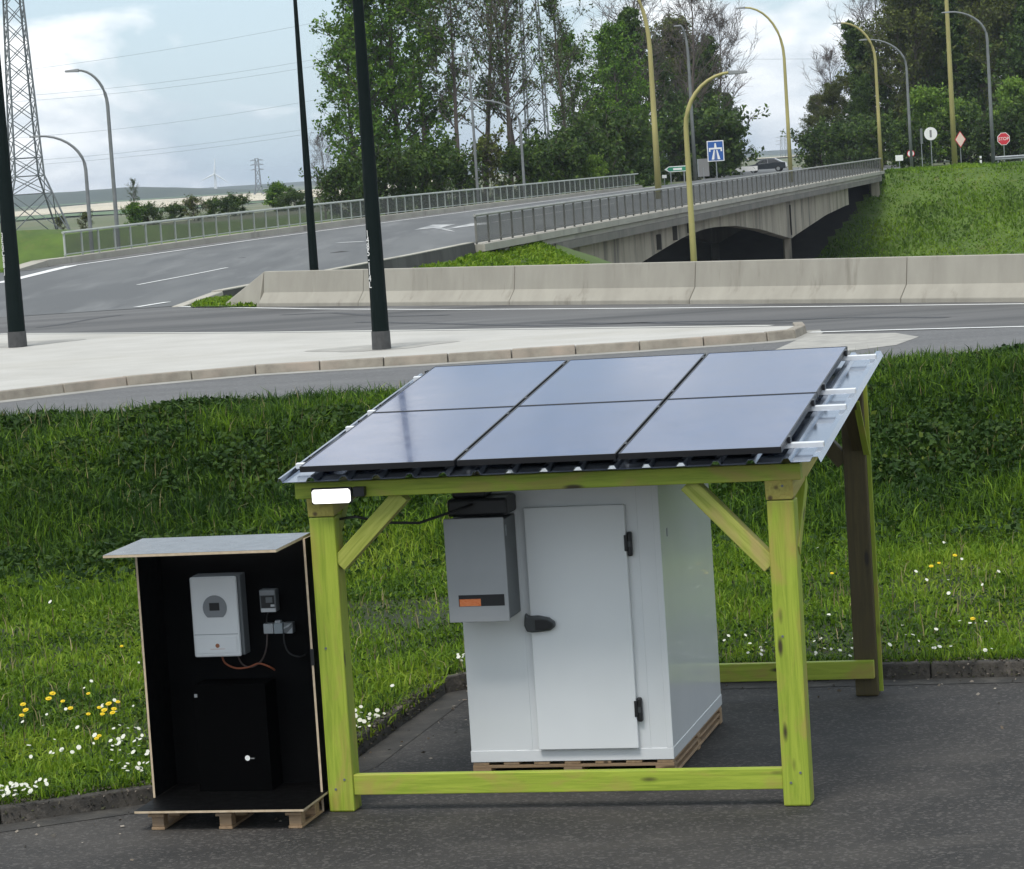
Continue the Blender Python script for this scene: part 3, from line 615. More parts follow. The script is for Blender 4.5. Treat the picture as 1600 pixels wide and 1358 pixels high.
def street_lamp(label, base, bend_y, tip, Y, m, w0, zb=None, mid=None, group='curved street lamps'):
    """base/tip in photo pixels at distance Y; the pole is vertical, then bows over to the tip"""
    p = at_y(*base, Y); X = p[0]
    if zb is None: zb = float(land_z(X, Y))
    zB = at_y(base[0], bend_y, Y)[2]; q = at_y(*tip, Y); dx, dz = q[0] - X, q[2] - zB
    t = thing('street_lamp', label, 'street lamp', (X, Y, zb), 0, group)
    P = [(0, 0, 0), (0, 0, (zB - zb) * .5), (0, 0, zB - zb)]; R_ = [w0 / 2, w0 * .42, w0 * .34]
    for a in np.linspace(.12, 1, 9):
        P.append((dx * (1 - math.cos(a * PI / 2)) ** 1.0 if False else dx * (1 - math.cos(a * PI / 2)), 0, zB - zb + dz * math.sin(a * PI / 2))); R_.append(w0 * (.34 - .14 * a))
    MB().tube(P, R_, 10).build('pole', m, t, smooth=True)
    e = np.array(P[-1]); sg = math.copysign(1, dx); L = .6
    MB().hexa([(e[0] - sg * .1, -.13, e[2] - .09), (e[0] + sg * L, -.10, e[2] - .07), (e[0] + sg * L, .10, e[2] - .07), (e[0] - sg * .1, .13, e[2] - .09)],
              [(e[0] - sg * .1, -.08, e[2] + .08), (e[0] + sg * L, -.06, e[2] + .03), (e[0] + sg * L, .06, e[2] + .03), (e[0] - sg * .1, .08, e[2] + .08)]).build('lamp_head', LAMPG, t, bevel=.03)
    return t
street_lamp('tall grey curved lamp beside the pylon, taller of the left pair', (182, 345), 165, (120, 110), 150, LAMPG, .26)
street_lamp('shorter grey curved lamp with its arm reaching in front of the pylon', (139, 330), 265, (60, 213), 200, LAMPG, .34)
street_lamp('slim pale curved lamp standing among bare trunks behind the bridge', (820, 305), 195, (745, 157), 215, LAMPG, .26)
street_lamp('thin pale pole with short arm left of the bare trunks', (746, 295), 120, (725, 84), 222, LAMPG, .26)
street_lamp('thick yellowish lamp pole rising from the middle of the bridge', (1029, 300), 78, (955, -42), 187, LAMPY, .42, zb=float(zroad(187)))
street_lamp('yellow curved lamp in the cutting right in front of the bridge', (1084, 405), 200, (1142, 113), 110, LAMPY, .27)
street_lamp('thin grey lamp pole behind the direction sign', (1087, 285), 90, (1062, 40), 300, LAMPG, .40, zb=2.2)
street_lamp('yellow curved lamp rising from the gap between the woods', (1235, 262), 90, (1162, 12), 225, LAMPY, .33, zb=float(zroad(225)))
street_lamp('yellow curved lamp at the far right end of the bridge railing', (1377, 264), 95, (1312, 36), 256, LAMPY, .36, zb=2.2)
street_lamp('smaller grey curved lamp behind the small round sign', (1424, 250), 105, (1352, 62), 290, LAMPG, .34, zb=2.15)
street_lamp('straight tall yellowish lamp pole on the crest of the green slope', (1492, 256), -10, (1477, -60), 262, LAMPY, .50, zb=2.1)
street_lamp('grey curved lamp next to the guard rail on the right', (1552, 250), 60, (1482, 19), 258, LAMPG, .36, zb=2.1)

# ------------------------------------------------------------------ pylons and power lines
UNIT = MB().box(-.5, .5, -.5, .5, -.5, .5).build('bar', PYL); UNIT_ME = UNIT.data; bpy.data.objects.remove(UNIT)
def bar(name, p0, p1, th, parent):
    m = orient(p0, p1); L = (Vector(p1) - Vector(p0)).length
    return share(name, UNIT_ME, parent, mtx=m @ Matrix.Diagonal((L, th, th, 1)))
def pylon(label, px, py, Y, zb, wb, wt, kink, H, levels, rz, th, arms=True, name='pylon'):
    p = at_y(px, py, Y); t = thing('electricity_pylon', label, 'pylon', (p[0], Y, zb), rz, 'steel lattice pylons')
    def half(h): return np.interp(h, [0, kink, H], [wb / 2, wt[0] / 2, wt[1] / 2])
    cs = [(-1, -1), (1, -1), (1, 1), (-1, 1)]
    for sx, sy in cs:
        bar('leg', (sx * half(0), sy * half(0), 0), (sx * half(kink), sy * half(kink), kink), th * 1.7, t)
        bar('leg', (sx * half(kink), sy * half(kink), kink), (sx * half(H), sy * half(H), H), th * 1.7, t)
    for a, b in zip(levels[:-1], levels[1:]):
        for i in range(4):
            c0, c1 = cs[i], cs[(i + 1) % 4]
            q = lambda c, h: (c[0] * half(h), c[1] * half(h), h)
            bar('brace', q(c0, a), q(c1, b), th, t); bar('brace', q(c1, a), q(c0, b), th, t)
            if a in (levels[0], levels[1], levels[2]) or b == levels[-1]: bar('brace', q(c0, b), q(c1, b), th * 1.2, t)
    if arms:
        for h in (H * .70, H * .83, H * .95):
            for sg in (-1, 1):
                bar('cross_arm', (sg * half(h), 0, h + .9), (sg * 6.5, 0, h), th * 1.3, t); bar('cross_arm', (sg * half(h), 0, h), (sg * 6.5, 0, h), th * 1.3, t)
    return t, p
lv = [0, 4.6, 6.4] + list(np.arange(8.2, 34, 1.9)); lv = [q for q in lv if q < 33.5] + [36]
pylon('tall grey steel lattice pylon behind the pole on the left', 48, 350, 300, .6, 7.0, (2.9, .8), 6.4, 36, lv, math.radians(20), .08)
lv2 = list(np.arange(0, 38, 3.2))
pylon('grey lattice pylon rising behind the bare trees', 842, 250, 420, 1.5, 5, (2.8, 1.9), 8, 38, lv2, math.radians(8), .09)
pylon('tiny far lattice pylon near the horizon above fields', 406, 320, 2900, -5, 10, (5, 3), 10, 36, [0, 10, 18, 26, 36], 0, .35)
pylon('faint far lattice mast in the sky gap between the woods', 1226, 262, 2400, -5, 8, (5, 3), 4, 22, [0, 6, 12, 18, 22], .3, .12)
def wire(label, pa, pb, Y, sag):
    A, B = at_y(*pa, Y), at_y(*pb, Y); P = []
    for i in range(25):
        s_ = i / 24; q = A + (B - A) * s_; P.append((q[0], q[1], q[2] - sag * 4 * s_ * (1 - s_)))
    return tag(MB().tube(P, .020, 5, False).build('power_line', WIRE), label, 'power line', 'power lines across the sky')
wire('highest power line slanting across the left sky', (-400, 150), (900, -60), 420, 3.0)
wire('upper of two close power lines above the middle one', (-400, 160), (1000, -28), 420, 5.0)
wire('lower of two close power lines above the middle one', (-400, 166), (1000, -15), 420, 5.0)
wire('middle power line meeting the curved lamp head on the left', (-400, 222), (1000, 28), 420, 5.5)
wire('second lowest power line across the left sky', (-400, 262), (1000, 90), 420, 4.5)
wire('lowest power line across the left sky near the hills', (-400, 268), (1000, 99), 420, 4.5)
wire('level power line crossing the sky gap between the woods', (900, 88), (1700, 78), 430, .8)
# wind turbine and steam on the horizon
def turbine(label, px, ytop, ybase, Y, ang):
    p = at_y(px, ybase, Y); q = at_y(px, ytop, Y); h = q[2] - p[2]
    t = thing('wind_turbine', label, 'wind turbine', (p[0], Y, p[2] - 30))
    MB().tube([(0, 0, 0), (0, 0, h + 30)], [3.2, 2.0], 8).build('tower', TURB, t)
    MB().box(-2, 2, -5, 5, h + 28, h + 33).build('nacelle', TURB, t)
    for k in range(3):
        a = ang + k * 2 * PI / 3
        MB().tube([(0, -6, h + 30.5), (math.sin(a) * 8, -6, h + 30.5 + math.cos(a) * 8), (math.sin(a) * 27, -6, h + 30.5 + math.cos(a) * 27)], [1.0, 1.6, .4], 6).build('blade', TURB, t)
turbine('white wind turbine on the horizon left of the slim pole', 338, 272, 305, 5200, .1)

# ------------------------------------------------------------------ trees
def grow_tree(seed, H, r0, crown_lo, spread, nb, nsub, ntw, leaf_n, leaf_s, up=.55, conical=False, skirt=False, droop=0.0):
    R = random.Random(seed); tubes = []; tips = []
    P = [Vector((0, 0, -.6))]; d = Vector((R.uniform(-.05, .05), R.uniform(-.05, .05), 1)); n = 9
    for i in range(n):
        d = (d + Vector((R.gauss(0, .035), R.gauss(0, .035), .04))).normalized(); P.append(P[-1] + d * (H + .6) / n)
    rad = [r0 * (1 - .9 * (i / n)) + .015 for i in range(n + 1)]; tubes.append((P, rad, 7))
    def along(P, s):
        f = s * (len(P) - 1); i = min(int(f), len(P) - 2); return P[i].lerp(P[i + 1], f - i)
    for b in range(nb):
        s = crown_lo + (1 - crown_lo) * ((b + R.random()) / nb) ** .9
        q = along(P, min(s, .985)); az = b * 2.4 + R.uniform(-.6, .6); rel = (s - crown_lo) / (1 - crown_lo)
        L = spread * ((1 - rel) * 1.0 + .12 if conical else (math.sin(PI * min(1, rel * .86 + .14)) ** .7 + .08)) * R.uniform(.7, 1.2)
        dd = Vector((math.cos(az), math.sin(az), (up + .9 * rel * (0 if conical else 1)) * R.uniform(.7, 1.3))).normalized(); B = [q]
        for k in range(4):
            dd = (dd + Vector((R.gauss(0, .13), R.gauss(0, .13), .07 - droop))).normalized(); B.append(B[-1] + dd * L / 4)
        rb_ = max(.02, r0 * .32 * (1 - .75 * rel)); tubes.append((B, [rb_ * (1 - .8 * k / 4) for k in range(5)], 4))
        for c in range(nsub):
            s2 = R.uniform(.25, 1); q2 = along(B, s2); d2 = (dd + Vector((R.gauss(0, .6), R.gauss(0, .6), R.gauss(.15, .45)))).normalized(); L2 = L * R.uniform(.22, .48)
            C = [q2]
            for k in range(2): d2 = (d2 + Vector((R.gauss(0, .18), R.gauss(0, .18), .06))).normalized(); C.append(C[-1] + d2 * L2 / 2)
            tubes.append((C, [rb_ * .42, rb_ * .3, rb_ * .14], 3))
            for e_ in range(ntw):
                q3 = along(C, R.uniform(.2, 1)); d3 = (d2 + Vector((R.gauss(0, .7), R.gauss(0, .7), R.gauss(.15, .5)))).normalized(); L3 = R.uniform(.4, 1.1) * min(1.3, L2)
                E_ = q3 + d3 * L3; tubes.append(([q3, E_], [.022, .008], 3)); tips.append((q3, E_))
    mb = MB()
    for P_, r_, n_ in tubes: mb.tube(P_, r_, n_, False)
    if skirt:
        for k in range(skirt):
            a = R.uniform(0, 2 * PI); rr = spread * .8 * math.sqrt(R.random()); z = R.uniform(0, H * crown_lo)
            q = Vector((rr * math.cos(a), rr * math.sin(a), z)); tips.append((q, q + Vector((R.gauss(0, .5), R.gauss(0, .5), R.gauss(.3, .3)))))
    V = []; T = []
    if leaf_n:
        a_ = np.array([list(t[0]) for t in tips]); b_ = np.array([list(t[1]) for t in tips]); g = np.random.default_rng(seed)
        clump = np.clip(g.normal(.45, .22, len(tips)), 0, 1)
        idx = np.repeat(np.arange(len(tips)), leaf_n); keep = g.random(len(idx)) < np.clip(clump[idx] * 1.9 - .30, .03, 1); idx = idx[keep]
        s_ = g.random(len(idx))[:, None] * 1.15; c = a_[idx] * (1 - s_) + b_[idx] * s_ + g.normal(0, leaf_s * .75, (len(idx), 3))
        return mb, c, np.clip(clump[idx] + g.normal(0, .2, len(idx)), 0, 1), g
    return mb, None, None, None
def leaf_quads(c, size, g, flat=0.0):
    n = len(c); d = g.normal(0, 1, (n, 3)); d[:, 2] *= (1 - flat); d /= np.linalg.norm(d, axis=1)[:, None]
    e_ = np.cross(d, g.normal(0, 1, (n, 3))); e_ /= np.linalg.norm(e_, axis=1)[:, None] + 1e-9
    s_ = (size * g.uniform(.6, 1.35, n))[:, None]
    v = np.stack([c - d * s_ * .62, c + e_ * s_ * .36 - d * s_ * .05, c + d * s_ * .62, c - e_ * s_ * .36 + d * s_ * .08], 1).reshape(-1, 3)
    return v, np.arange(4 * n).reshape(-1, 4)
def make_tree(name, label, cat, group, seed, leafm, barkm, leaf_s, **kw):
    mb, c, tint, g = grow_tree(seed, leaf_s=leaf_s, **kw)
    t = thing(name, label, cat, (0, 0, 0), 0, group)
    mb.build('trunk', barkm, t)
    if c is not None:
        v, f = leaf_quads(c, leaf_s, g); raw_mesh('crown', v, f, leafm, tint, t)
    return t
GT = 'trees of the woods behind the bridge'
protos = {
 'leafy': make_tree('leafy_tree', None, None, None, 11, LEAFG, BARK, .27, H=20, r0=.30, crown_lo=.10, spread=4.6, nb=44, nsub=7, ntw=4, leaf_n=17),
 'leafy2': make_tree('leafy_tree', None, None, None, 12, LEAFG, BARK, .27, H=18, r0=.26, crown_lo=.14, spread=4.0, nb=40, nsub=6, ntw=4, leaf_n=14),
 'bare': make_tree('bare_tree', None, None, None, 13, LEAFD, TWIG, .22, H=20, r0=.22, crown_lo=.30, spread=3.8, nb=34, nsub=7, ntw=5, leaf_n=4, up=1.0),
 'bare2': make_tree('bare_tree', None, None, None, 14, LEAFB, TWIG, .22, H=21, r0=.24, crown_lo=.26, spread=4.6, nb=36, nsub=7, ntw=5, leaf_n=3, up=.9),
 'naked': make_tree('bare_tree', None, None, None, 18, None, TWIG, .30, H=19, r0=.24, crown_lo=.22, spread=5.6, nb=40, nsub=8, ntw=6, leaf_n=0, up=.8),
 'dark': make_tree('dark_tree', None, None, None, 15, LEAFD, BARK, .27, H=17, r0=.24, crown_lo=.05, spread=4.2, nb=46, nsub=7, ntw=4, leaf_n=24, conical=True, up=.30),
 'brown': make_tree('brown_tree', None, None, None, 16, LEAFB, TWIG, .25, H=18, r0=.26, crown_lo=.08, spread=4.8, nb=44, nsub=7, ntw=5, leaf_n=26, up=.7),
 'fresh': make_tree('fresh_tree', None, None, None, 17, LEAFY, BARK, .25, H=7, r0=.14, crown_lo=.08, spread=2.6, nb=26, nsub=6, ntw=4, leaf_n=30),
 'bush': make_tree('bush', None, None, None, 19, LEAFD, BARK, .19, H=2.6, r0=.08, crown_lo=.05, spread=2.0, nb=22, nsub=6, ntw=3, leaf_n=30, up=.5),
 'bushg': make_tree('bush', None, None, None, 20, LEAFG, BARK, .20, H=3.4, r0=.08, crown_lo=.05, spread=1.9, nb=22, nsub=6, ntw=3, leaf_n=26, up=.7),
 'bushb': make_tree('bush', None, None, None, 21, LEAFB, TWIG, .17, H=3.0, r0=.07, crown_lo=.05, spread=1.7, nb=20, nsub=6, ntw=4, leaf_n=7, up=.9),
}
used = set()
def plant(kind, px, Y, scale, label, cat, group, zb=None, sz=1.0, py=280):
    # sz squashes or stretches the height
    p = at_y(px, py, Y); X = p[0]; z = float(land_z(X, Y)) if zb is None else zb
    src = protos[kind]
    if kind in used: o = copy_tree(src)
    else: o = src; used.add(kind)
    o.location = (X, Y, z); o.rotation_euler = (0, 0, random.uniform(0, 2 * PI)); o.scale = (scale, scale, scale * sz)
    tag(o, label, cat, group); return o
GL = {'leafy': 'tall leafy green tree', 'leafy2': 'mid green leafy tree', 'bare': 'bare slender tree with dark branches', 'bare2': 'bare brown tree with fine twigs', 'naked': 'leafless tree with spreading twigs', 'dark': 'dark dense tapering tree', 'brown': 'dense brownish tree in bud', 'fresh': 'fresh light green young tree', 'bush': 'dark low bush', 'bushg': 'green bush', 'bushb': 'twiggy brown bush'}
left_wood = [('leafy', 582, 232, .92, 'left edge of the left wood, behind the slim pole'), ('leafy2', 552, 240, .82, 'outermost on the left of the wood'), ('leafy', 625, 236, 1.05, 'right of the black pole'),
    ('leafy2', 665, 250, 1.05, 'behind the black pole, left wood'), ('bare', 715, 236, 1.0, 'beside the thin pale pole'), ('bare2', 755, 246, 1.05, 'just right of the thin pale pole'),
    ('bare', 795, 240, 1.05, 'above the slim curved lamp'), ('bare2', 815, 252, .95, 'in front of the lattice pylon'), 
    ('bare', 892, 262, .90, 'right of the lattice pylon'), ('leafy2', 905, 272, .80, 'mid wood over the railing'), ('dark', 945, 292, 1.05, 'mid wood left of the yellow pole'), ('leafy2', 975, 285, .86, 'left of the thick yellow pole'),
    ('naked', 1010, 320, 1.12, 'behind the thick yellow pole'), ('dark', 1040, 326, 1.05, 'behind the direction sign'), ('naked', 1075, 330, 1.1, 'above the curved yellow lamp'),
    ('dark', 1090, 340, .98, 'behind the blue sign'), ('brown', 1100, 352, .80, 'right of the blue sign'), ('brown', 1060, 352, 1.0, 'deep behind the blue sign'), ('dark', 1142, 362, .62, 'at the right end of the left wood'), ('naked', 1118, 350, .98, 'over the blue sign, twigs against sky'), ('leafy2', 1000, 300, .6, 'low beside the thick yellow pole')]
for k, px, Y, sc, wh in left_wood: plant(k, px, Y, sc, GL[k] + ', ' + wh, 'tree', GT, zb=1.6)
right_wood = [('brown', 1300, 345, .52, 'left end of the right wood'), ('brown', 1345, 350, .80, 'behind the lamp at the railing end'), ('dark', 1385, 340, .98, 'right of the railing-end lamp'), ('brown', 1425, 335, 1.22, 'over the small round sign'),
    ('brown', 1470, 345, 1.3, 'behind the round white sign'), ('brown', 1440, 352, 1.25, 'high above the round white sign'), ('dark', 1515, 335, 1.15, 'right of the straight lamp pole'), ('brown', 1545, 340, 1.3, 'behind the guard-rail lamp'), ('brown', 1590, 330, 1.25, 'above the stop sign'),
    ('dark', 1625, 325, 1.2, 'at the right edge of the photo'), ('dark', 1570, 352, 1.35, 'high at the top right corner'), ('naked', 1400, 358, 1.1, 'above the smaller grey lamp'), ('brown', 1275, 372, .48, 'small, at the sky gap on the right'), ('naked', 1320, 362, .72, 'twigs at the sky gap'), ('brown', 1500, 356, 1.35, 'at top right beside the straight pole'),
    ('dark', 1335, 330, .62, 'low behind the railing end'), ('dark', 1420, 318, .5, 'low behind the small round sign')]
for k, px, Y, sc, wh in right_wood: plant(k, px, Y, sc, GL[k] + ', ' + wh, 'tree', GT, zb=2.0)
for px, Y, sc, wh in [(1455, 300, 1.02, 'above the round white sign'), (1500, 304, .85, 'behind the straight lamp pole'), (1592, 296, 1.05, 'above the stop sign'), (1412, 306, .6, 'behind the small round sign'), (1345, 318, .6, 'left of the railing-end lamp'), (925, 240, .42, 'beside the far end of the railing')]:
    plant('fresh', px, Y, sc, GL['fresh'] + ' ' + wh, 'tree', 'fresh green young trees', zb=2.0)
UW = ['at the left end of the left wood', 'just right of the mid island pole', 'under the rightmost tall leafy tree', 'left of the thin pale pole', 'right of the thin pale pole', 'at the slim curved lamp base', 'under the lattice pylon', 'before the far railing end', 'right of the far railing end', 'beside the thick yellow pole', 'behind the green direction sign', 'below the blue motorway sign', 'between blue sign and white arrow sign', 'at the left foot of the right wood', 'left of the railing-end lamp foot', 'right of the railing-end lamp foot', 'behind the small round sign', 'behind the turned diamond sign', 'behind the stop sign', 'at the right edge of the photo']
for i, (k, px, Y, sc) in enumerate([('bush', 545, 215, 1.1), ('bush', 600, 218, 1.35), ('bush', 650, 222, 1.3), ('bush', 700, 228, 1.4), ('bushb', 760, 230, 1.5), ('bush', 820, 235, 1.3), ('bush', 870, 240, 1.4), ('bush', 915, 248, 1.7), ('bush', 960, 262, 1.9), ('bush', 985, 280, 1.6), ('bush', 1060, 312, 2.0), ('bush', 1105, 312, 2.2), ('bush', 1135, 330, 1.2), ('bush', 1290, 335, 1.5), ('bush', 1330, 312, 1.5), ('bush', 1380, 300, 1.5), ('bush', 1425, 296, 1.3), ('bush', 1520, 300, 1.6), ('bush', 1565, 296, 1.4), ('bush', 1610, 292, 1.6)]):
    plant(k, px, Y, sc, ('dark undergrowth bush ' if k == 'bush' else 'twiggy brown bush ') + UW[i], 'bush', 'undergrowth bushes', zb=1.7)
wh_ = ['below the slim sapling', 'right of the taller grey lamp', 'darkest, mid row by the fields', 'in the middle of the hedge row', 'next to the turbine', 'under the tiny far pylon', 'left of the slim black pole', 'hidden beside the slim black pole', 'right of the slim black pole', 'left of the shorter grey lamp', 'at the pylon foot']
for i, (k, px, Y, sc) in enumerate([('bushg', 206, 300, .80), ('bush', 230, 310, .85), ('bush', 268, 330, .72), ('bushb', 300, 310, 1.0), ('bush', 330, 325, .8), ('bush', 365, 320, .9), ('bushg', 432, 330, 1.05), ('bush', 455, 322, .9), ('bushb', 515, 310, 1.4), ('bushb', 128, 300, .7), ('bushb', 90, 310, .6)]):
    plant(k, px, Y, sc * .95, GL[k] + ' ' + wh_[i], 'bush', 'bushes along the fields', sz=.72)
plant('naked', 505, 262, .36, 'small leafless tree between the slim pole and the left wood', 'tree', GT, zb=1.5)
plant('bare', 205, 300, .22, 'thin sapling poking above the left railing', 'tree', GT, zb=1.5)
for k in protos:
    if k not in used: raise RuntimeError(k)

# ------------------------------------------------------------------ far country
def strip_field(name, pts, m):
    v = [(*at_z(x, y, z)[:2], z) for x, y, z in pts]; return tag(MB().add(v, [tuple(range(len(v)))]).build(name, m), kind='structure')
def land_strip(name, x0, x1, y0, y1, m, dz=.5, nx=24, ny=14):
    return grid_obj(name, np.linspace(x0, x1, nx), np.geomspace(y0, y1, ny), lambda X, Y: land_z(X, Y) + dz, m)
land_strip('green_field', -330, -130, 1150, 1750, FIELDG, .6)
land_strip('stubble_field', -420, 420, 1800, 3250, FIELDT, .8)
land_strip('meadow', -700, 500, 3300, 3550, FIELDG, 1.0)
def hill(name, Y, h0, x0, x1, seed, m, depth=900):
    xs_ = np.linspace(x0, x1, 260); rows_ = [0, .12, .3, .6, 1.0]; hs = [0, .75, 1.0, .9, 0]; V = []
    for r_, k in zip(rows_, hs):
        for x in xs_:
            hh = h0 * float(sm(np.float64(min(x - x0, x1 - x)) / 180)) * (1 + .35 * mnoise.noise((x * .0011, seed, 0)) + .10 * mnoise.noise((x * .012, seed, 2)) + .05 * mnoise.noise((x * .05, seed + r_ * 5, 4)))
            V.append((x, Y + r_ * depth, -8 + (hh + 8) * k))
    n = len(xs_); i = (np.arange(len(rows_) - 1)[:, None] * n + np.arange(n - 1)[None]).ravel(); f = np.stack([i, i + 1, i + n + 1, i + n], 1)
    o = raw_mesh(name, np.array(V), f, m); o['kind'] = 'structure'; return o
hill('wooded_hills', 3600, 14.0, -1500, -290, 3, WOODS, 700)
hill('far_hills', 5600, 8.5, -2500, 2500, 9, WOODS)

# ------------------------------------------------------------------ road signs
def sign_post(t, h, r=.04, x=0): MB().tube([(x, 0, 0), (x, 0, h)], r, 8).build('post', STEEL, t)
def sign(name, label, px, py, Y, zb, cat='road sign', rz=0.0, group=None):
    p = at_y(px, py, Y); return thing(name, label, cat, (p[0], Y, zb), rz, group), p[2] - zb
t, h = sign('motorway_sign', 'blue motorway sign with white border in front of dark trees', 1118, 236, 285, 2.15)
sign_post(t, h, .05)
MB().box(-.80, .80, -.03, 0, h - .98, h + .98).build('panel', SIGNW, t, bevel=.05)
MB().box(-.71, .71, -.042, -.031, h - .89, h + .89).build('blue_face', SIGNB, t)
lb_ = MB(); yq = -.05
lb_.add([(-.42, yq, h - .80), (-.16, yq, h - .80), (-.07, yq, h + .10), (-.17, yq, h + .10)], [(0, 1, 2, 3)]).add([(.42, yq, h - .80), (.16, yq, h - .80), (.07, yq, h + .10), (.17, yq, h + .10)], [(0, 1, 2, 3)])
lb_.add([(-.62, yq, h + .16), (.62, yq, h + .16), (.62, yq, h + .32), (-.62, yq, h + .32)], [(0, 1, 2, 3)])
lb_.add([(-.12, yq, h + .32), (.12, yq, h + .32), (.06, yq, h + .74), (-.06, yq, h + .74)], [(0, 1, 2, 3)]).add([(-.62, yq, h - .05), (-.48, yq, h - .05), (-.48, yq, h + .16), (-.62, yq, h + .16)], [(0, 1, 2, 3)]).add([(.62, yq, h - .05), (.48, yq, h - .05), (.48, yq, h + .16), (.62, yq, h + .16)], [(0, 1, 2, 3)])
lb_.build('motorway_symbol', SIGNW, t)
t, h = sign('sign_back', 'grey back of a square sign left of the blue sign', 1099, 262, 287, 2.15); sign_post(t, h, .04)
MB().box(-.55, .55, -.02, .02, h - .85, h + .85).build('panel', SIGNK, t); MB().box(-.56, -.45, -.05, -.021, h - .85, h + .85).build('frame', STEEL, t)
def arrow_sign(label, px, py, Y, L, hh, face, strips):
    t, h = sign('direction_sign', label, px, py, Y, 2.15)
    for x in (-L * .25, L * .3): sign_post(t, h, .05, x)
    MB().prism([(-L / 2, h), (-L / 2 + hh * .8, h - hh / 2), (L / 2, h - hh / 2), (L / 2, h + hh / 2), (-L / 2 + hh * .8, h + hh / 2)], -.09, -.05, 'y').build('panel', SIGNW, t)
    if strips:
        MB().prism([(-L / 2 + .22, h), (-L / 2 + hh * .8, h - hh * .36), (L / 2 - .12, h - hh * .36), (L / 2 - .12, h + hh * .36), (-L / 2 + hh * .8, h + hh * .36)], -.10, -.092, 'y').build('green_face', face, t)
        MB().box(-L * .14, L * .22, -.106, -.102, h - .10, h + .08).build('white_band', SIGNW, t)
arrow_sign('green and white arrow sign pointing left behind the bridge railing', 1057, 264, 264, 2.15, .50, SIGNG, True)
arrow_sign('white arrow sign pointing left next to the car', 1166, 264, 318, 2.4, .50, SIGNW, False)
def plate_sign(name, label, px, py, Y, w_, h_, m, shape='box', rz=0.0):
    t, h = sign(name, label, px, py, Y, 2.12, rz=rz); sign_post(t, h, .035)
    if shape == 'box': MB().box(-w_ / 2, w_ / 2, -.06, -.04, h - h_ / 2, h + h_ / 2).build('panel', m, t, bevel=.02)
    else:
        n = {'round': 24, 'oct': 8, 'diamond': 4}[shape]; o_ = {'round': 0, 'oct': PI / 8, 'diamond': 0}[shape]
        MB().prism([(w_ / 2 * math.cos(o_ + 2 * PI * i / n), h + h_ / 2 * math.sin(o_ + 2 * PI * i / n)) for i in range(n)], -.06, -.04, 'y').build('panel', m, t)
    return t, h
plate_sign('small_sign', 'small white marker plate left of the green direction sign', 1038, 276, 266, .40, .28, SIGNW)
plate_sign('small_sign', 'small white rectangular plate past the railing end', 1405, 247, 265, .68, .50, SIGNW)
t, h = plate_sign('round_sign', 'small round white and red sign with dark arrow', 1423, 240, 290, .72, .72, SIGNR, 'round')
MB().disc((0, -.065, h), .29).build('white_face', SIGNW, t); MB().add([(-.12, -.069, h), (.10, -.069, h + .18), (.10, -.069, h - .18)], [(0, 1, 2)]).build('arrow_mark', BLACK, t)
plate_sign('turned_sign', 'narrow turned sign left of the round white sign', 1439, 213, 266, 1.0, 1.35, SIGNK, 'box', rz=math.radians(70))
t, h = plate_sign('round_sign', 'large round white sign with grey vertical bar', 1454, 209, 266, 1.16, 1.16, SIGNW, 'round')
MB().box(-.09, .09, -.07, -.062, h - .32, h + .32).build('grey_bar', SIGNK, t)
t, h = plate_sign('turned_sign', 'pale turned diamond sign with red edge by the straight pole', 1500, 218, 262, 1.1, 1.45, SIGNR, 'diamond', rz=math.radians(20))
MB().prism([(.47 * math.cos(PI / 2 * i), h + .64 * math.sin(PI / 2 * i)) for i in range(4)], -.07, -.062, 'y').build('pale_face', PINK, t)
t, h = plate_sign('stop_sign', 'red octagonal stop sign above the guard rail', 1568, 217, 275, 1.22, 1.22, SIGNW, 'oct')
MB().prism([(.56 * math.cos(PI / 8 + PI / 4 * i), h + .56 * math.sin(PI / 8 + PI / 4 * i)) for i in range(8)], -.07, -.062, 'y').build('red_face', SIGNR, t)
cu = bpy.data.curves.new('lettering', 'FONT'); cu.body = 'STOP'; cu.size = .40; cu.align_x = 'CENTER'; cu.align_y = 'CENTER'; o = bpy.data.objects.new('lettering', cu); COL.objects.link(o); o.parent = t; o.location = (0, -.075, h); o.rotation_euler = (PI / 2, 0, 0); cu.materials.append(SIGNW); to_mesh(o)
p = at_y(1533, 262, 268); t = thing('marker_post', 'small white marker post on the slope crest', 'marker post', (p[0], 268, 2.05))
MB().box(-.09, .09, -.05, .05, 0, .95).build('post', SIGNW, t, bevel=.02); MB().box(-.091, .091, -.054, -.051, .6, .75).build('reflector', BLACK, t)
p = at_y(1553, 246, 258); t = thing('guard_rail', 'galvanised steel guard rail on the crest at the right edge', 'guard rail', (p[0], 258, 2.1), math.radians(-4))
prof = [(-.04, 0), (-.09, .06), (-.09, .12), (-.02, .17), (-.09, .22), (-.09, .28), (-.04, .34), (-.03, .34), (-.08, .28), (-.08, .23), (-.01, .17), (-.08, .11), (-.08, .06), (-.03, 0)]
MB().prism([(a, b_ + .50) for a, b_ in prof], 0, 14, 'x').build('beam', STEEL, t)
for k in range(7): MB().box(.3 + 2 * k, .4 + 2 * k, -.02, .08, 0, .82).build('post', STEEL, t)

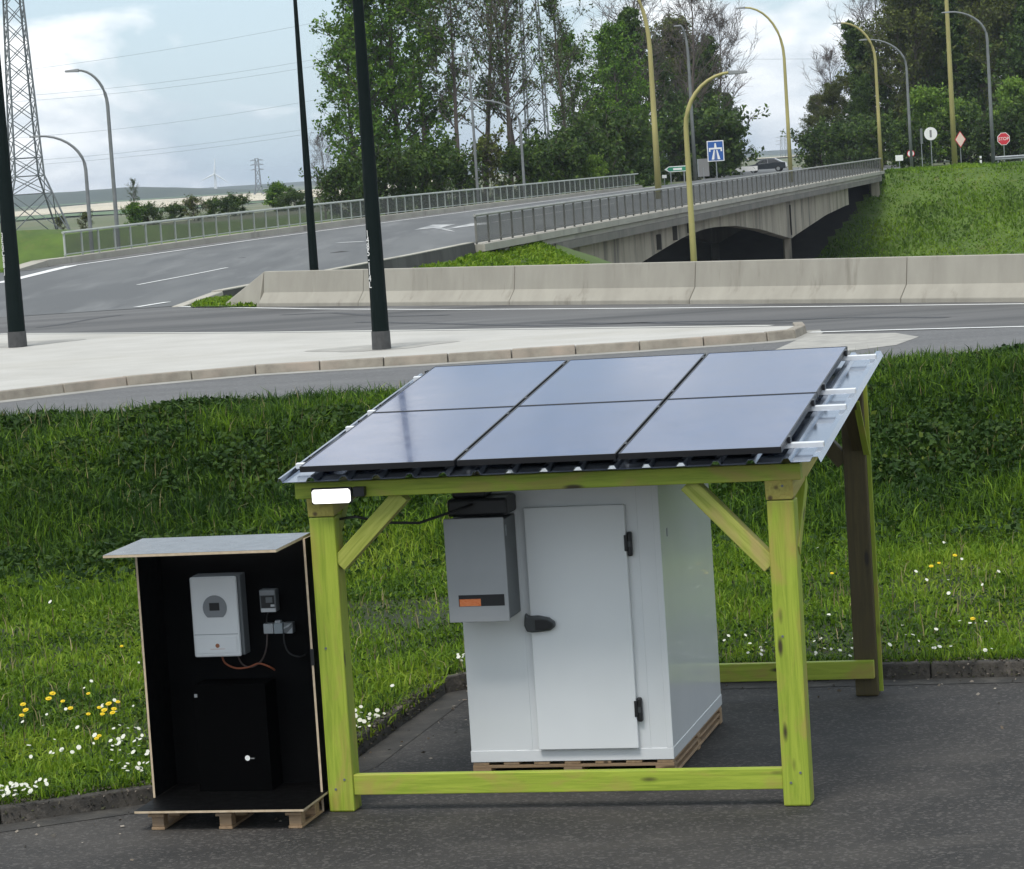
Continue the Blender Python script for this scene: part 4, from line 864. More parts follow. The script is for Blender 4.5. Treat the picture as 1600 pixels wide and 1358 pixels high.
# ------------------------------------------------------------------ the car beyond the bridge
p = at_y(1198, 262, 345); car = thing('parked_car', 'dark grey car with light windscreen passing beyond the bridge railing', 'car', (p[0], 345, float(zroad(345)) + .01), math.radians(-12))
car.scale = (1.06,) * 3
car.name = 'car'
sec = [(-2.15, .35), (-2.20, .62), (-2.05, .78), (-1.15, .95), (-.45, 1.42), (.95, 1.47), (1.75, 1.05), (2.12, .98), (2.18, .45), (2.1, .33)]
def carhull(sec, w0, w1):
    vs = []; n = len(sec)
    for y in (-1, 1):
        for x, z in sec: vs.append((x, y * (w0 if z < .99 else w1 + (w0 - w1) * max(0, (1.47 - z) / .5)), z))
    return MB().add(vs, [tuple(range(n)), tuple(range(n, 2 * n))[::-1]] + [(i, (i + 1) % n, (i + 1) % n + n, i + n) for i in range(n)])
carhull(sec, .90, .68).build('body', CARP, car, bevel=.05, smooth=False)
for y in (-1, 1):
    g_ = MB(); yy = lambda z: y * (.905 - (.22) * max(0, (z - .97) / .5))
    for q in ([(-1.0, .99), (-.42, 1.36), (.2, 1.40), (.2, .99)], [(.26, .99), (.26, 1.40), (.92, 1.40), (1.55, 1.05), (1.5, .99)]):
        g_ = MB().add([(x, yy(z) + y * .012, z) for x, z in q], [tuple(range(len(q)))]); g_.build('side_window', CARG, car)
    MB().box(-1.0, -.82, y * .93 - .06, y * .93 + .10, .98, 1.12).build('wing_mirror', CARP, car, bevel=.03)
    for x in (-1.38, 1.35):
        wv = MB().tube([(x, y * .74, .33), (x, y * .92, .33)], .33, 18).build('wheel', TYRE, car)
        MB().tube([(x, y * .921, .33), (x, y * .93, .33)], .2, 14).build('rim', STEEL, wv)
    MB().box(-2.18, -2.0, y * .72 - .16, y * .72 + .16, .62, .76).build('headlight', CARL, car, bevel=.03)
MB().add([(-1.12, -.74, .985), (-1.12, .74, .985), (-.49, .62, 1.41), (-.49, -.62, 1.41)], [(0, 1, 2, 3)]).build('windscreen', mat('windscreen', (.25, .30, .33), rough=.05, spec=1.0), car)

# ------------------------------------------------------------------ the solar carport
cp = thing('solar_carport', 'lime green timber carport carrying six solar panels', 'carport', tuple(ORG), YAW)
W, PS, LV = 3.50, .19, 4.31
SL = .10774
raft = lambda v: 2.15 + math.tan(SL) * v
for u0 in (0, W - PS):
    timber('post', (u0 + PS / 2, PS / 2, 0.003), (u0 + PS / 2, PS / 2, 2.148), PS, PS, cp, up=(0, 1, 0), bevel=.012)
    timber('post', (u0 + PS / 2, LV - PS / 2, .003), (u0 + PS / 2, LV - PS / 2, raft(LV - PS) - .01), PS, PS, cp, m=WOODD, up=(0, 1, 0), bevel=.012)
    timber('rafter', (u0 + PS / 2, -.012, raft(0) + .075), (u0 + PS / 2, LV - .02, raft(LV) + .075), .195, .146, cp, m=WOODE)
    timber('bottom_rail', (u0 + PS / 2, PS, .20), (u0 + PS / 2, LV - PS, .20), .07, .15, cp) if u0 == 0 and False else None
timber('front_beam', (-.08, .035, 2.345), (3.56, .035, 2.345), .12, .115, cp)
for v in (1.35, 2.65, 3.85): timber('purlin', (-.08, v, raft(v) + .075 + .075 + .06), (3.56, v, raft(v) + .21), .10, .115, cp)
timber('bottom_beam', (PS, .055, .195), (W - PS, .055, .195), .07, .148, cp)
timber('bottom_beam', (.1, LV - PS - .037, .235), (W - .02, LV - PS - .037, .235), .07, .150, cp)
def brace(a, b, up): return timber('brace', a, b, .12, .135, cp, m=WOODP, up=up)
brace((.19, .09, 1.80), (.69, .09, 2.285), (0, 1, 0)); brace((3.31, .09, 1.69), (2.755, .09, 2.285), (0, 1, 0))
for u in (.05, 3.45):
    timber('brace', (u, .10, 1.78), (u, .64, 2.21), .09, .12, cp, up=(1, 0, 0)); timber('brace', (u, 4.15, 2.08), (u, 3.62, 2.52), .09, .12, cp, m=WOODD, up=(1, 0, 0))  # rear braces take the dark wood as painted shade under the roof
for q in (((3.31, 4.2, 1.95), (2.9, 4.2, 2.45)), ((.19, 4.2, 1.95), (.6, 4.2, 2.45))): timber('brace', *q, .12, .13, cp, m=WOODD, up=(0, 1, 0))  # roof shade put into the colour of these braces too
timber('brace', (3.512, 4.10, 2.02), (3.512, 3.60, 2.50), .02, .05, cp, up=(1, 0, 0), bevel=.003)
for u0 in (0, W - PS):
    for q in ((u0 + .06, -.001, 1.2), (u0 + .13, -.001, .24), (u0 + .06, -.001, .17), (u0 + .12, -.020, 2.25)): MB().tube([(q[0], q[1] - .004, q[2]), (q[0], q[1] + .002, q[2])], .009, 10).build('bolt', GREYD, cp)
roof = lambda a, b, off: (a, -.2 + b * math.cos(SL) - off * math.sin(SL), 2.536 + b * math.sin(SL) + off * math.cos(SL))
# ribbed sheet
prof = [(-.150, -.105), (-.146, -.079), (-.128, -.079), (-.115, -.108)]; a = -.112
while a < 3.70:
    prof += [(a, -.108), (a + .17, -.108), (a + .19, -.079), (a + .225, -.079)]; a += .2425
prof = [q for q in prof if q[0] <= 3.60] + [(3.655, -.108), (3.675, -.076), (3.712, -.076), (3.73, -.118)]
ev = []; bs = [0.0, 1.0, 2.0, 3.0, 3.98]
for b in bs:
    for (aa, of) in prof: ev.append(roof(aa, b, of))
n = len(prof); ff = [(i * n + j, i * n + j + 1, (i + 1) * n + j + 1, (i + 1) * n + j) for i in range(len(bs) - 1) for j in range(n - 1)]
ro = MB().add(ev, ff).build('roof_sheet', SHEET, cp); so = ro.modifiers.new('thick', 'SOLIDIFY'); so.thickness = .003; so.offset = -1
rmat = Matrix.Rotation(SL, 4, 'X'); 
def roof_part(name, a0, a1, b0, b1, o0, o1, m, parent, bevel=0.0):
    ob = MB().box(a0, a1, b0, b1, o0, o1).build(name, m, parent, bevel=bevel); return ob
rframe = Matrix.Translation((0, -.2, 2.536)) @ rmat
PW_, PH_, G_ = 1.134, 1.903, .02
for b in (.33, 1.62, 2.23, 3.63):
    o = roof_part('mounting_rail', -.105, 3.715, b - .022, b + .022, -.078, -.040, ALU, cp, .003); o.matrix_local = rframe
p0 = None
for i in range(3):
    for j in range(2):
        if p0 is None:
            fr = MB(); fw = .011
            fr.box(0, PW_, 0, fw, -.0395, .002).box(0, PW_, PH_ - fw, PH_, -.0395, .002).box(0, fw, fw, PH_ - fw, -.0395, .002).box(PW_ - fw, PW_, fw, PH_ - fw, -.0395, .002)
            fo = fr.build('solar_panel', PFRAME, cp); gl = MB().box(fw, PW_ - fw, fw, PH_ - fw, -.012, .0).build('glass', PGLASS, fo)
            p0 = fo
        else:
            fo = copy_tree(p0, cp)
        fo.matrix_local = rframe @ Matrix.Translation((.024 + i * (PW_ + G_), j * (PH_ + G_), 0))
for b in (.33, 1.62, 2.23, 3.63):
    for a in (.024 + PW_ + G_ / 2, .024 + 2 * PW_ + 1.5 * G_, .01, .024 + 3 * PW_ + 2 * G_ + .012):
        o = roof_part('clamp', a - .009, a + .009, b - .03, b + .03, -.0395, .006, PFRAME, cp); o.matrix_local = rframe
timber('edge_board', (W + .012, 4.20, .03), (W + .012, 4.20, 2.62), .022, .042, cp, up=(1, 0, 0), bevel=.003).rotation_mode = 'XYZ'

# floodlight and cable
fl = thing('floodlight', 'lit white LED floodlight under the left end of the roof', 'floodlight', tuple(uv2w(.215, -.03, 2.315)), YAW)
MB().box(-.15, .15, -.075, -.045, -.062, .055).build('housing', BLACK, fl, bevel=.008)
MB().prism([(-.128, -.056), (.128, -.056), (.142, -.042), (.142, .030), (.128, .044), (-.128, .044), (-.142, .030), (-.142, -.042)], -.084, -.0755, 'y').build('lens', LENS, fl, bevel=.003)
MB().box(.152, .24, -.06, -.0, -.02, .05).build('junction_box', BLACK, fl, bevel=.006); MB().box(-.05, .05, -.045, -.0, -.03, .03).build('bracket', GREYD, fl)
cbl = [uv2w(*q) for q in [(.20, .1, 2.12), (.32, .12, 2.13), (.5, .2, 2.07), (.72, .35, 2.04), (.95, .5, 2.10), (1.05, .62, 2.13)]]
tag(MB().tube(cbl, .010, 8).build('power_cable', CABLE, smooth=True), 'black cable sagging from the left post to the cooling unit', 'cable')

# ------------------------------------------------------------------ cold room on its pallet
def pallet_obj(label, u0, u1, v0, v1, zt, nblk, slat_dir):
    t = thing('pallet', label, 'pallet', tuple(uv2w(u0, v0)), YAW); wd, dp = u1 - u0, v1 - v0
    return t, wd, dp
pa, wd, dp = pallet_obj('wooden pallet under the white cold room', .825, 2.355, 1.0, 3.13, .145, 0, 0)
for k in range(7):
    x0 = k * (wd - .13) / 6
    timber('slat', (x0 + .065, .0, .131), (x0 + .065, dp, .131), .12, .022, pa, m=PALW, bevel=.003)
for k in range(3):
    y0 = .001 + k * (dp - .102) / 2
    timber('stringer_board', (0, y0 + .05, .108), (wd, y0 + .05, .108), .10, .022, pa, m=PALW, bevel=.003)
    timber('bottom_board', (0, y0 + .05, .012), (wd, y0 + .05, .012), .10, .022, pa, m=PALW, bevel=.003)
    for q in (.07, wd / 2, wd - .07): MB().box(-.07, .07, -.05, .05, -.036, .036).build('block', PALW, pa, bevel=.003).location = (q, y0 + .05, .060)
for q in (.045, wd / 2, wd - .045): timber('bottom_runner', (q, .06, .0345), (q, dp - .06, .0345), .10, .022, pa, m=PALW, bevel=.003); timber('side_board', (q, .06, .0855), (q, dp - .06, .0855), .09, .020, pa, m=PALW, bevel=.003)
cr_ = thing('cold_room', 'white walk-in cold room box standing inside the carport', 'cold room', tuple(uv2w(.82, 1.0, .1445)), YAW)
RW, RD, RH = 1.535, 2.13, 2.05
MB().box(0, RW, .0, RD, .0, RH).build('wall_panel', WHITEP, cr_, bevel=.006)
MB().box(-.004, RW + .004, -.006, RD + .004, .0, .085).build('base_trim', WHITEP, cr_, bevel=.003)
MB().box(RW - .045, RW + .003, -.004, .05, .086, RH).build('corner_trim', WHITEP, cr_, bevel=.004)
MB().box(.45, .475, -.005, .001, .086, RH - .01).build('joint_strip', WHITEP, cr_); MB().box(1.36, 1.372, -.005, .001, .086, RH - .01).build('joint_strip', WHITEP, cr_)
MB().box(RW + .0005, RW + .006, .25, .28, 1.62, 1.68).build('pressure_vent', GREYP, cr_)
d0, d1, z0, z1 = .533, 1.288, .095, 1.905
MB().box(d0 + .012, d1 - .012, -.012, -.001, z0 + .012, z1 - .012).build('door_gasket', GREYD, cr_)
door = MB().box(d0, d1, -.052, -.013, z0, z1).build('door', DOORM, cr_, bevel=.006)
h = MB(); hz = 1.045; pts_ = [(.495, hz + .03), (.505, hz + .085), (.53, hz + .06), (.60, hz + .062), (.68, hz + .045), (.722, hz + .015), (.726, hz - .02), (.69, hz - .05), (.60, hz - .06), (.545, hz - .062), (.51, hz - .055), (.492, hz - .01)]
h.prism(pts_, -.105, -.053, 'y').build('handle', SILVER, door, bevel=.012)
MB().prism([(.58, hz + .035), (.67, hz + .032), (.712, hz + .008), (.708, hz - .022), (.67, hz - .04), (.578, hz - .042)], -.114, -.106, 'y').build('handle_grip', BLACK, door, bevel=.006)
for zc in (1.61, .38):
    MB().box(1.292, 1.33, -.05, -.006, zc - .09, zc + .09).build('hinge', BLACK, cr_, bevel=.012); MB().box(1.275, 1.30, -.062, -.053, zc - .05, zc + .07).build('hinge', BLACK, cr_, bevel=.004)
    MB().box(1.30, 1.322, -.054, -.051, zc - .02, zc + .02).build('hinge_screw', SILVER, cr_)
ac = thing('cooling_unit', 'grey wall mounted cooling unit with orange and black stripe', 'cooling unit', tuple(uv2w(.83, .6, 1.265)), YAW)
MB().box(0, .452, .0, .02, .0, .765).build('front_cover', GREYP, ac, bevel=.006)
MB().box(.006, .446, .021, .385, .012, .745).build('casing', GREYD, ac, bevel=.006)
MB().box(.02, .47, .06, .37, .77, .90).build('fan_intake', BLACK, ac, bevel=.02); MB().box(.05, .3, .1, .36, .901, .985).build('fan_intake', BLACK, ac, bevel=.02)
MB().box(.08, .424, -.003, -.0005, .118, .202).build('display_panel', BLACK, ac, bevel=.001); MB().box(.086, .246, -.005, -.0035, .12, .172).build('orange_stripe', ORANGE, ac)
MB().box(.447, .451, .05, .09, .62, .70).build('latch', STEEL, ac)

# ------------------------------------------------------------------ black inverter cabinet
pc = thing('pallet', 'small wooden pallet under the black inverter cabinet', 'pallet', tuple(uv2w(-1.19, -.50)), YAW)
for k, x in enumerate((0.0, .51, 1.03)):
    timber('bottom_board', (x + .06, 0, .011), (x + .06, .78, .011), .10, .02, pc, m=PALW, bevel=.003)
    timber('stringer_board', (x + .06, -.03, .112), (x + .06, .80, .112), .12, .022, pc, m=PALW, bevel=.003)
    for y in (.055, .39, .72): MB().box(-.045, .045, -.05, .05, -.039, .039).build('block', PALW, pc, bevel=.004).location = (x + .06, y, .0605)
for k in range(5): timber('slat', (-.02, .03 + k * .19, .129), (1.17, .03 + k * .19, .129), .10, .010, pc, m=PALW, bevel=.002)
cb = thing('inverter_cabinet', 'open black plywood cabinet standing beside the left post', 'cabinet', tuple(uv2w(0, 0)), YAW)
def ply(name, x0, x1, y0, y1, z0, z1, edge_axis, parent=cb, top=None):
    """black film-faced board with pale bare edges: core set 1.5 mm inside two black faces"""
    o = MB().box(x0, x1, y0, y1, z0, z1).build(name, PLYE, parent)
    f = MB(); k = .0015
    if edge_axis == 'x': f.box(x0 - k, x0 - .0004, y0, y1, z0, z1).box(x1 + .0004, x1 + k, y0, y1, z0, z1)
    if edge_axis == 'y': f.box(x0, x1, y0 - k, y0 - .0004, z0, z1).box(x0, x1, y1 + .0004, y1 + k, z0, z1)
    if edge_axis == 'z': f.box(x0, x1, y0, y1, z0 - k, z0 - .0004).box(x0, x1, y0, y1, z1 + .0004, z1 + k)
    f.build('film_face', top or PLYB, o); return o
ply('floor_board', -1.275, -.01, -.565, .34, .136, .152, 'z', top=PLYB)
ply('side_board', -1.292, -1.276, -.13, .34, .155, 1.985, 'x'); ply('side_board', -.052, -.036, -.01, .34, .012, 2.00, 'x')
ply('back_board', -1.274, -.054, .325, .341, .155, 1.99, 'y')
rfb = MB(); zf, zb_ = 1.962, 2.022
rt = ply('roof_board', -.645, .645, -.40, .40, -.009, .009, 'z', top=PLYT); rt.matrix_local = Matrix.Translation((-.705, -.20, 2.001)) @ Matrix.Rotation(.016, 4, 'X')
MB().box(-.056, -.030, -.013, -.004, 1.08, 1.20).build('latch', BLACK, cb)
MB().box(-.050, -.038, .31, .325, 1.0, 1.02).build('hinge', GREYD, cb)
iv = thing('solar_inverter', 'white inverter with round grey display inside the black cabinet', 'inverter', tuple(uv2w(-1.0, .16, 1.13)), YAW)
MB().box(.0, .36, .0, .03, .0, .592).build('front_cover', INVW, iv, bevel=.014)
MB().box(.012, .382, .031, .155, .006, .60).build('casing', GREYD, iv, bevel=.008)
MB().box(.012, .348, -.0025, -.0005, .166, .170).build('seam', INVG, iv)
ds = [(.185 + .092 * math.cos(a), .365 + .092 * math.sin(a)) for a in np.linspace(math.radians(-50), math.radians(230), 22)]
MB().prism(ds, -.006, -.001, 'y').build('display_ring', INVG, iv)
MB().box(.145, .222, -.010, -.0065, .345, .402).build('screen', BLACK, iv, bevel=.002)
MB().prism([(.02, .145), (.16, .138), (.18, .128), (.20, .138), (.335, .150), (.335, .035), (.2, .03), (.18, .022), (.16, .03), (.02, .03)], -.006, -.001, 'y').build('lower_cover', INVW, iv, bevel=.004)
MB().disc((.186, -.0075, .085), .016).build('badge', mat('badge_copper', (.35, .13, .06), rough=.4), iv)
MB().box(.13, .24, -.0075, -.0065, .058, .063).build('badge_bar', mat('badge_pale', (.62, .50, .46), rough=.5), iv)
bk = thing('breaker_box', 'grey breaker box with dark window right of the inverter', 'breaker box', tuple(uv2w(-.495, .235, 1.44)), YAW)
MB().box(0, .125, .0, .085, .0, .165).build('housing', GREYD, bk, bevel=.008)
MB().box(.004, .121, -.006, -.0005, .125, .16).build('top_cover', INVG, bk, bevel=.004); MB().box(.008, .121, -.006, -.0005, .0, .028).build('bottom_cover', mat('pale_grey', (.55, .56, .56), rough=.45), bk, bevel=.004)
MB().box(.012, .112, -.004, -.0005, .032, .12).build('window', BLACK, bk); MB().box(.085, .115, -.009, -.0045, .04, .056).build('switch', MATS['pale_grey'], bk); MB().box(.05, .10, -.008, -.0045, .07, .11).build('breaker', GREYD, bk)
sk = thing('socket_row', 'three grey sockets in a row below the breaker box', 'socket', tuple(uv2w(-.49, .26, 1.275)), YAW)
MB().box(0, .075, 0, .06, .0, .075).build('socket', mat('socket_grey', (.36, .38, .39), rough=.5), sk, bevel=.006)
MB().box(.082, .150, -.01, .06, .0, .078).build('socket', mat('socket_blue_grey', (.28, .32, .34), rough=.5), sk, bevel=.006); MB().box(.095, .14, -.014, .03, .079, .098).build('socket_lid', MATS['socket_grey'], sk, bevel=.004)
MB().box(.155, .228, 0, .06, .0, .08).build('socket', GREYD, sk, bevel=.006); MB().prism([(.158, .045), (.225, .079), (.20, .05), (.158, .035)], -.012, -.001, 'y').build('socket_lid', MATS['socket_grey'], sk); MB().prism([(.225, .045), (.225, .002), (.18, .002)], -.012, -.001, 'y').build('socket_lid', MATS['socket_grey'], sk)
def wirething(label, pts, r, m, sub=6):
    P = [Vector(uv2w(*q)) for q in pts]; Q = []
    for i in range(len(P) - 1):
        a, b, c, d = P[max(i - 1, 0)], P[i], P[i + 1], P[min(i + 2, len(P) - 1)]
        for k in range(sub):
            t_ = k / sub; Q.append(.5 * ((2 * b) + (c - a) * t_ + (2 * a - 5 * b + 4 * c - d) * t_ ** 2 + (3 * b - a - 3 * c + d) * t_ ** 3))
    Q.append(P[-1]); return tag(MB().tube(Q, r, 7).build('cable', m, smooth=True), label, 'cable', 'cables inside the cabinet')
wirething('orange brown cable looping under the inverter', [(-.82, .24, 1.14), (-.80, .25, 1.07), (-.72, .25, 1.03), (-.62, .25, 1.035), (-.54, .25, 1.06), (-.46, .26, 1.03), (-.44, .3, 1.0)], .007, CABLEO)
wirething('dark cable from the inverter base up to the sockets', [(-.70, .24, 1.14), (-.67, .25, 1.06), (-.60, .25, 1.035), (-.52, .25, 1.08), (-.475, .25, 1.17), (-.465, .27, 1.28)], .006, mat('cable_brown', (.06, .04, .035), rough=.5))
wirething('dark cable hanging from the right socket', [(-.34, .27, 1.28), (-.335, .26, 1.2), (-.30, .25, 1.13), (-.23, .26, 1.10), (-.19, .29, 1.11)], .006, CABLE)
wirething('short dark cables between breaker box and sockets', [(-.44, .26, 1.44), (-.46, .27, 1.40), (-.465, .27, 1.35)], .006, CABLE)
bt = thing('battery', 'black battery box with white round logo on the cabinet floor', 'battery', tuple(uv2w(-1.0, .06, .153)), YAW)
MB().box(0, .56, 0, .25, 0, .79).build('casing', mat('battery_black', (.0014, .0014, .0015), rough=.7, spec=.03), bt, bevel=.006)
MB().disc((.386, -.0015, .245), .020).build('logo', SIGNW, bt); MB().box(.41, .438, -.0015, -.0008, .238, .246).build('logo_lettering', SIGNK, bt); MB().box(.012, .035, -.0015, -.0008, .70, .725).build('status_lamp', INVG, bt)

# ------------------------------------------------------------------ grass, herbs and flowers on the bank
def scatter(n, y0, y1, dens=None, xm=2.6, seed=1):
    g = np.random.default_rng(seed); Y = y0 + (y1 - y0) * g.random(n * 2); wmax = .1745 * y1 + xm; X = g.uniform(-wmax, wmax, n * 2)
    ok = np.abs(X) < .1745 * Y + xm; u, v = w2uv(X, Y); ok &= v > kerb_v(u) + .13
    X, Y = X[ok], Y[ok]
    return X[:n], Y[:n], g
def fbm(X, Y, s, seed):
    g = np.random.default_rng(seed); r = np.zeros_like(X)
    for o_ in range(5):
        for _ in range(3):
            a = g.uniform(0, 2 * PI); k = s * 1.9 ** o_; ph = g.uniform(0, 2 * PI); r += np.sin(k * (X * math.cos(a) + Y * math.sin(a)) + ph + 1.5 * np.sin(k * .6 * (X * math.sin(a) - Y * math.cos(a)) + ph * 2)) / 1.5 ** o_
    return r / 4.0
def blades(name, X, Y, Z, h, wdt, tint, g, m, lean=.5):
    n = len(X); az = g.uniform(0, 2 * PI, n); ln = h * lean * np.abs(g.normal(0, 1, n)).clip(0, 2); fa = g.uniform(0, 2 * PI, n)
    base = np.stack([X, Y, Z - .02], 1); s_ = np.stack([np.cos(fa), np.sin(fa), 0 * fa], 1) * (wdt / 2)[:, None]
    d = np.stack([np.cos(az) * ln, np.sin(az) * ln, 0 * az], 1); up = np.stack([0 * az, 0 * az, h], 1)
    mid = base + up * .6 + d * .35; tip = base + up * (1 - .25 * np.clip(ln / h, 0, 1))[:, None] + d
    v = np.stack([base - s_, base + s_, mid + s_ * .8, mid - s_ * .8, tip], 1).reshape(-1, 3); i = np.arange(n) * 5
    f = np.concatenate([np.stack([i, i + 1, i + 2], 1), np.stack([i, i + 2, i + 3], 1), np.stack([i + 3, i + 2, i + 4], 1)])
    o = raw_mesh(name, v, f, m, np.tile(tint, 3)); return tag(o, kind='stuff')
X, Y, g = scatter(190000, 19.0, 33.5, seed=31)
fl_ = fbm(X, Y, 1.1, 5); hgt = np.clip(.080 + .06 * fl_ + .03 * g.normal(size=len(X)), .025, .28) * (1 + .9 * sm((Y - 29.5) / 3)); tint = np.clip(.70 + .24 * fbm(X, Y, .7, 6) + .12 * fbm(X, Y, 3.0, 61) + .13 * g.normal(size=len(X)), .05, 1)
blades('lawn_grass', X, Y, bank_z(X, Y), hgt, g.uniform(.010, .022, len(X)), tint, g, GRASS, .75)
X, Y, g = scatter(70000, 19.5, 32, seed=34)
f4 = fbm(X, Y, 1.7, 19); keep = g.random(len(X)) < np.clip(.25 + .7 * f4, .03, 1); X, Y = X[keep], Y[keep]
c = np.stack([X, Y, bank_z(X, Y) + g.uniform(.02, .11, len(X))], 1); v, f = leaf_quads(c, .035, g, .4); tag(raw_mesh('lawn_herbs', v, f, HERB, np.clip(.62 + .2 * fbm(X, Y, 2.0, 20) + .15 * g.normal(size=len(X)), 0, 1)), kind='stuff')
X, Y, g = scatter(190000, 30.0, 40.2, seed=32)
f2 = fbm(X, Y, .9, 7); hgt = np.clip(.21 + .10 * f2 + .06 * g.normal(size=len(X)), .06, .55) * (.45 + .55 * sm((Y - 30.5 + .06 * X) / 2.5)); tint = np.clip(.40 + .16 * fbm(X, Y, 1.3, 8) + .15 * g.normal(size=len(X)) + .20 * (1 - sm((Y - 30.5) / 3)), 0, .97)
blades('bank_grass', X, Y, bank_z(X, Y), hgt, np.full(len(X), .020), tint, g, GRASS, .85)
X, Y, g = scatter(130000, 31.0, 39.6, seed=33)
f3 = fbm(X, Y, 1.4, 9); keep = g.random(len(X)) < np.clip(.40 + .5 * f3, .08, 1) * sm((Y - 30.0 + .06 * X) / 4.0); X, Y, f3 = X[keep], Y[keep], f3[keep]
Z = bank_z(X, Y) + np.clip(.10 + .10 * f3 + .08 * g.random(len(X)), .02, .4)
c = np.stack([X, Y, Z], 1); v, f = leaf_quads(c, .068, g, .3); tag(raw_mesh('bank_herbs', v, f, HERB, np.clip(.44 + .2 * fbm(X, Y, 2.0, 10) + .16 * g.normal(size=len(X)), 0, 1)), kind='stuff')
X, Y, g = scatter(3800, 24.0, 40.0, seed=35); hgt = np.clip(.16 + .22 * sm((Y - 31) / 5) * g.random(len(X)) + .08 * g.random(len(X)), .08, .55)
blades('dry_stems', X, Y, bank_z(X, Y), hgt, np.full(len(X), .010), g.random(len(X)), g, mat('straw', (.2, .17, .08), rough=.8, attr='tint', attr_cols=[(0, (.11, .085, .035)), (1, (.30, .26, .12))]), .5)
# slope beyond the motorway, and the verges
def far_patch(name, px0, px1, py0, py1, n, size, m, tl, seed, zmin=-9, ymin=0, ymax=400):
    g = np.random.default_rng(seed); X = g.uniform(px0, px1, n); Y = g.uniform(py0, py1, n); Z = land_z(X, Y); ok = (Z > zmin)
    X, Y, Z = X[ok], Y[ok], Z[ok]; s = (X - WP[0]) * WD[0] + (Y - WP[1]) * WD[1]
    return X, Y, Z, s, g
X, Y, Z, s, g = far_patch('x', 20, 75, 215, 285, 150000, .4, None, 0, 41)
ok = (s > 136) & (X > xr(Y) + .5 - .75 * (2.2 - Z)) & (s < 156); X, Y, Z = X[ok], Y[ok], Z[ok]
fz = fbm(X, Y, .5, 12); hgt = np.clip(.26 + .2 * fz + .06 * g.normal(size=len(X)), .08, .8); tint = np.clip(.62 + .28 * fbm(X, Y, .30, 13) + .05 * g.normal(size=len(X)), .05, .95)
blades('slope_grass', X, Y, Z, hgt, np.full(len(X), .13), tint, g, GRASS, .9)
g = np.random.default_rng(42); X = np.concatenate([g.uniform(-40, 6, 40000), g.uniform(-40, -12, 60000), g.uniform(-12, 9, 60000)]); Y = np.concatenate([g.uniform(76, 150, 40000), g.uniform(100, 160, 60000), g.uniform(88, 119, 60000)]); dW = (X - WP[0]) * WN[0] + (Y - WP[1]) * WN[1]; dB = (X - BA[0]) * BN[0] + (Y - BA[1]) * BN[1]
ok = ((dW > .25) & (dB > .4) & (dW < 10) & (Y < 118)) | ((X < xl(Y) - .6) & (Y > 117)) | ((Y > 102) & (Y <= 117.5) & (X < -90.5 + (xl(118) + .45 + 90) * sm((Y - 100) / 16.0))); X, Y = X[ok], Y[ok]; Z = land_z(X, Y)
hgt = np.clip(.20 + .1 * fbm(X, Y, .7, 14), .08, .5); blades('verge_grass', X, Y, Z, hgt, np.full(len(X), .10), np.clip(.70 + .22 * fbm(X, Y, .5, 15) + .1 * g.normal(size=len(X)), .1, 1), g, GRASS, .8)
kp = walk(path, .02); g = np.random.default_rng(77); kp = np.array(kp); tang = np.gradient(kp, axis=0); tang /= np.linalg.norm(tang, axis=1)[:, None] + 1e-9; nrm = np.stack([-tang[:, 1], tang[:, 0]], 1)
n = 16000; ii = g.integers(0, len(kp), n); kn = fbm(kp[ii, 0], kp[ii, 1], 4.0, 71); off = np.where(g.random(n) < .35, g.uniform(-.012, .02, n), g.uniform(.0, .20, n)); zz = np.where(off < .012, g.uniform(.0, .13, n) ** 1.0, .138 + g.uniform(0, .025, n)); ok = g.random(n) < np.clip(.45 + .6 * kn, .05, 1)
c = np.concatenate([kp[ii] + nrm[ii] * off[:, None], zz[:, None]], 1)[ok]; v, f = leaf_quads(c, .022, g, .5)
tag(raw_mesh('kerb_moss', v, f, mat('moss', (.05, .045, .03), rough=.95, attr='tint', attr_cols=[(0, (.030, .026, .020)), (1, (.20, .17, .14)), (.5, (.055, .058, .025)), (.8, (.11, .09, .07))]), g.random(len(c)) ** 1.4), kind='stuff')
n = 9000; ii = g.integers(0, len(kp), n); c2 = kp[ii] + nrm[ii] * g.uniform(.10, .30, n)[:, None]; blades('kerb_grass', c2[:, 0], c2[:, 1], np.full(n, .12), g.uniform(.04, .16, n), g.uniform(.008, .018, n), np.clip(.5 + .2 * g.normal(size=n), 0, 1), g, GRASS, 1.0)
n = 260; ii = g.integers(0, len(kp), n); c3 = np.concatenate([kp[ii] - nrm[ii] * (.05 + g.exponential(.5, n))[:, None], np.full((n, 1), .010)], 1); v, f = leaf_quads(c3, .030, g, .92)
tag(raw_mesh('leaf_litter', v, f, mat('litter', (.2, .17, .13), rough=.9, attr='tint', attr_cols=[(0, (.10, .075, .05)), (1, (.34, .30, .25))]), g.random(n)), kind='stuff')
tip = [at_z(x, y, ZR)[:2] for x, y in [(298, 481), (400, 480.5), (388, 473), (360, 468), (330, 470), (310, 475)]]
flat('barrier_verge', tip, ZR + .03, SLOPEG)
g = np.random.default_rng(43); T_ = np.array(tip); wts = g.dirichlet(np.ones(len(T_)) * .5, 5000); P_ = wts @ T_; n = len(P_)
blades('verge_grass', P_[:, 0], P_[:, 1], np.full(n, ZR + .03), g.uniform(.04, .16, n), np.full(n, .06), np.clip(.68 + .2 * g.normal(size=n), .1, 1), g, GRASS, .9)
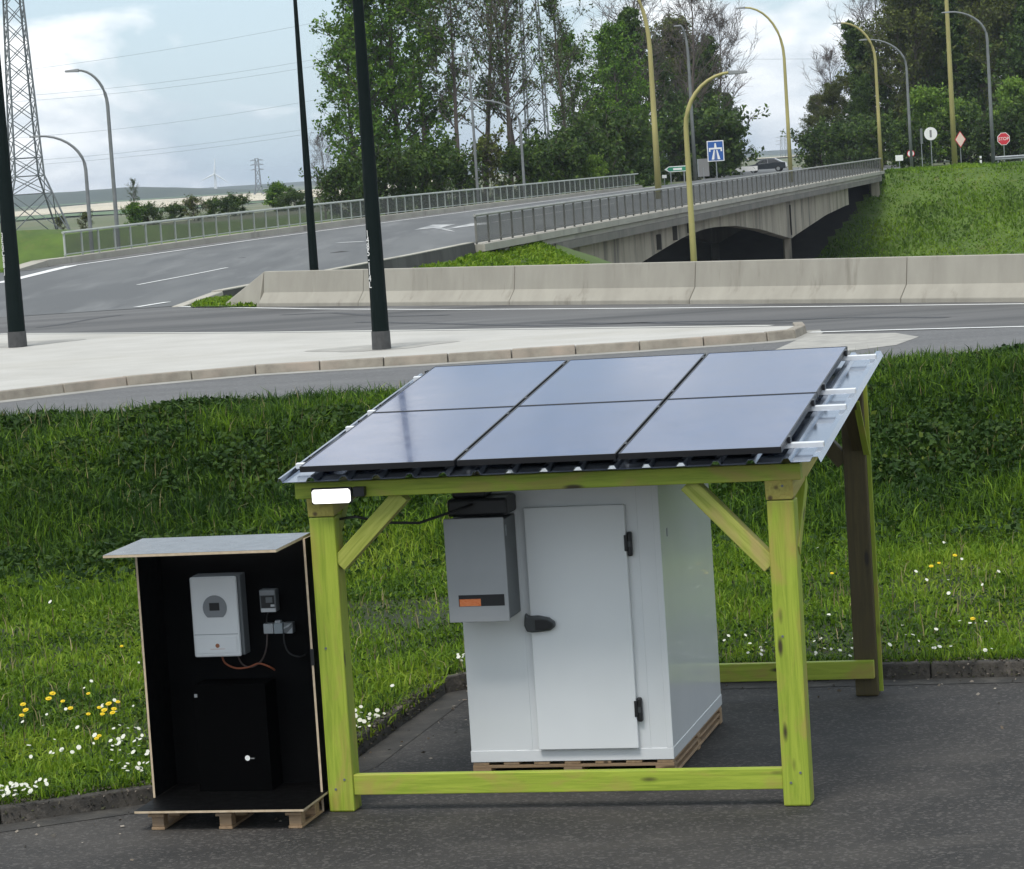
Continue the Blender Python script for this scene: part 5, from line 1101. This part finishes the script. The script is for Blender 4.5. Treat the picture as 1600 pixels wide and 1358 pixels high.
# daisies near the kerb, dandelions one by one
X, Y, g = scatter(120000, 20.5, 31.0, seed=51)
u, v = w2uv(X, Y); dk = v - kerb_v(u); cl = fbm(X, Y, 1.6, 16)
pr = np.clip(cl * .9 + .25, 0, 1) ** 1.5 * np.exp(-np.clip(dk - .25, 0, 9) / .95) * np.where(X < .4, .85, .15) + .0008
keep = g.random(len(X)) < pr * .62; X, Y = X[keep], Y[keep]; n = len(X)
Z = bank_z(X, Y) + g.uniform(.07, .15, n); V = []; F = []
for i in range(n):
    r_ = random.uniform(.011, .021); tx, ty = random.uniform(-.5, .5), random.uniform(-.9, .1); b0 = len(V)
    for k in range(6):
        a = k * PI / 3; V.append((X[i] + r_ * math.cos(a), Y[i] + r_ * math.sin(a), Z[i] + r_ * (math.cos(a) * tx + math.sin(a) * -ty)))
    F.append(tuple(range(b0, b0 + 6)))
me_ = bpy.data.meshes.new('daisies'); me_.from_pydata(V, [], F); me_.materials.append(PETALW); o = bpy.data.objects.new('daisies', me_); COL.objects.link(o); o['kind'] = 'stuff'
dn = None
for px, py in [(82, 1084), (76, 1092), (98, 1096), (36, 1101), (40, 1110), (34, 1118), (110, 1107), (138, 1084), (155, 1106), (163, 1110), (170, 1100), (178, 1108), (184, 1097), (176, 1114), (160, 1116), (138, 1116), (155, 1150), (151, 1154), (1455, 885), (1492, 868), (1520, 967), (190, 1010), (1467, 880), (1300, 896)]:
    z = .25
    for _ in range(6): q = at_z(px, py, z); z = float(bank_z(q[0], q[1])) + .14
    if dn is None:
        dn = thing('dandelion', None, None)
        mb = MB()
        for k in range(14):
            a = k * 2 * PI / 14; mb.add([(0, 0, 0), (.026 * math.cos(a - .2), .026 * math.sin(a - .2), .006), (.030 * math.cos(a), .030 * math.sin(a), .004), (.026 * math.cos(a + .2), .026 * math.sin(a + .2), .006)], [(0, 1, 2, 3)])
        mb.tube([(0, 0, .002), (0, 0, .014)], [.016, .010], 8); fo = mb.build('flower_head', PETALY, dn); fo.rotation_euler = (.45, 0, 0)
        MB().tube([(0, 0, -.14), (0, 0, 0)], .003, 5).build('stem', LEAFG, dn); o = dn
    else: o = copy_tree(dn)
    o.location = q; o.scale = (random.uniform(.6, 1.0),) * 3; o.rotation_euler = (0, 0, random.uniform(-.3, .3))
    tag(o, 'yellow dandelion flower growing in the grass', 'flower', 'dandelions in the grass')

# ------------------------------------------------------------------ thin haze over the far country
hz = MB().box(-7400, 7400, -70, 9300, -11, 52).build('haze', None); hz['kind'] = 'stuff'
hm = bpy.data.materials.new('haze'); hm.use_nodes = True; t = hm.node_tree; t.nodes.clear(); o = N(t, 'ShaderNodeOutputMaterial')
pv = N(t, 'ShaderNodeVolumePrincipled', inp={'Color': (.80, .88, 1.0, 1), 'Density': .00010, 'Anisotropy': .2}); t.links.new(pv.outputs[0], o.inputs['Volume']); hz.data.materials.append(hm)
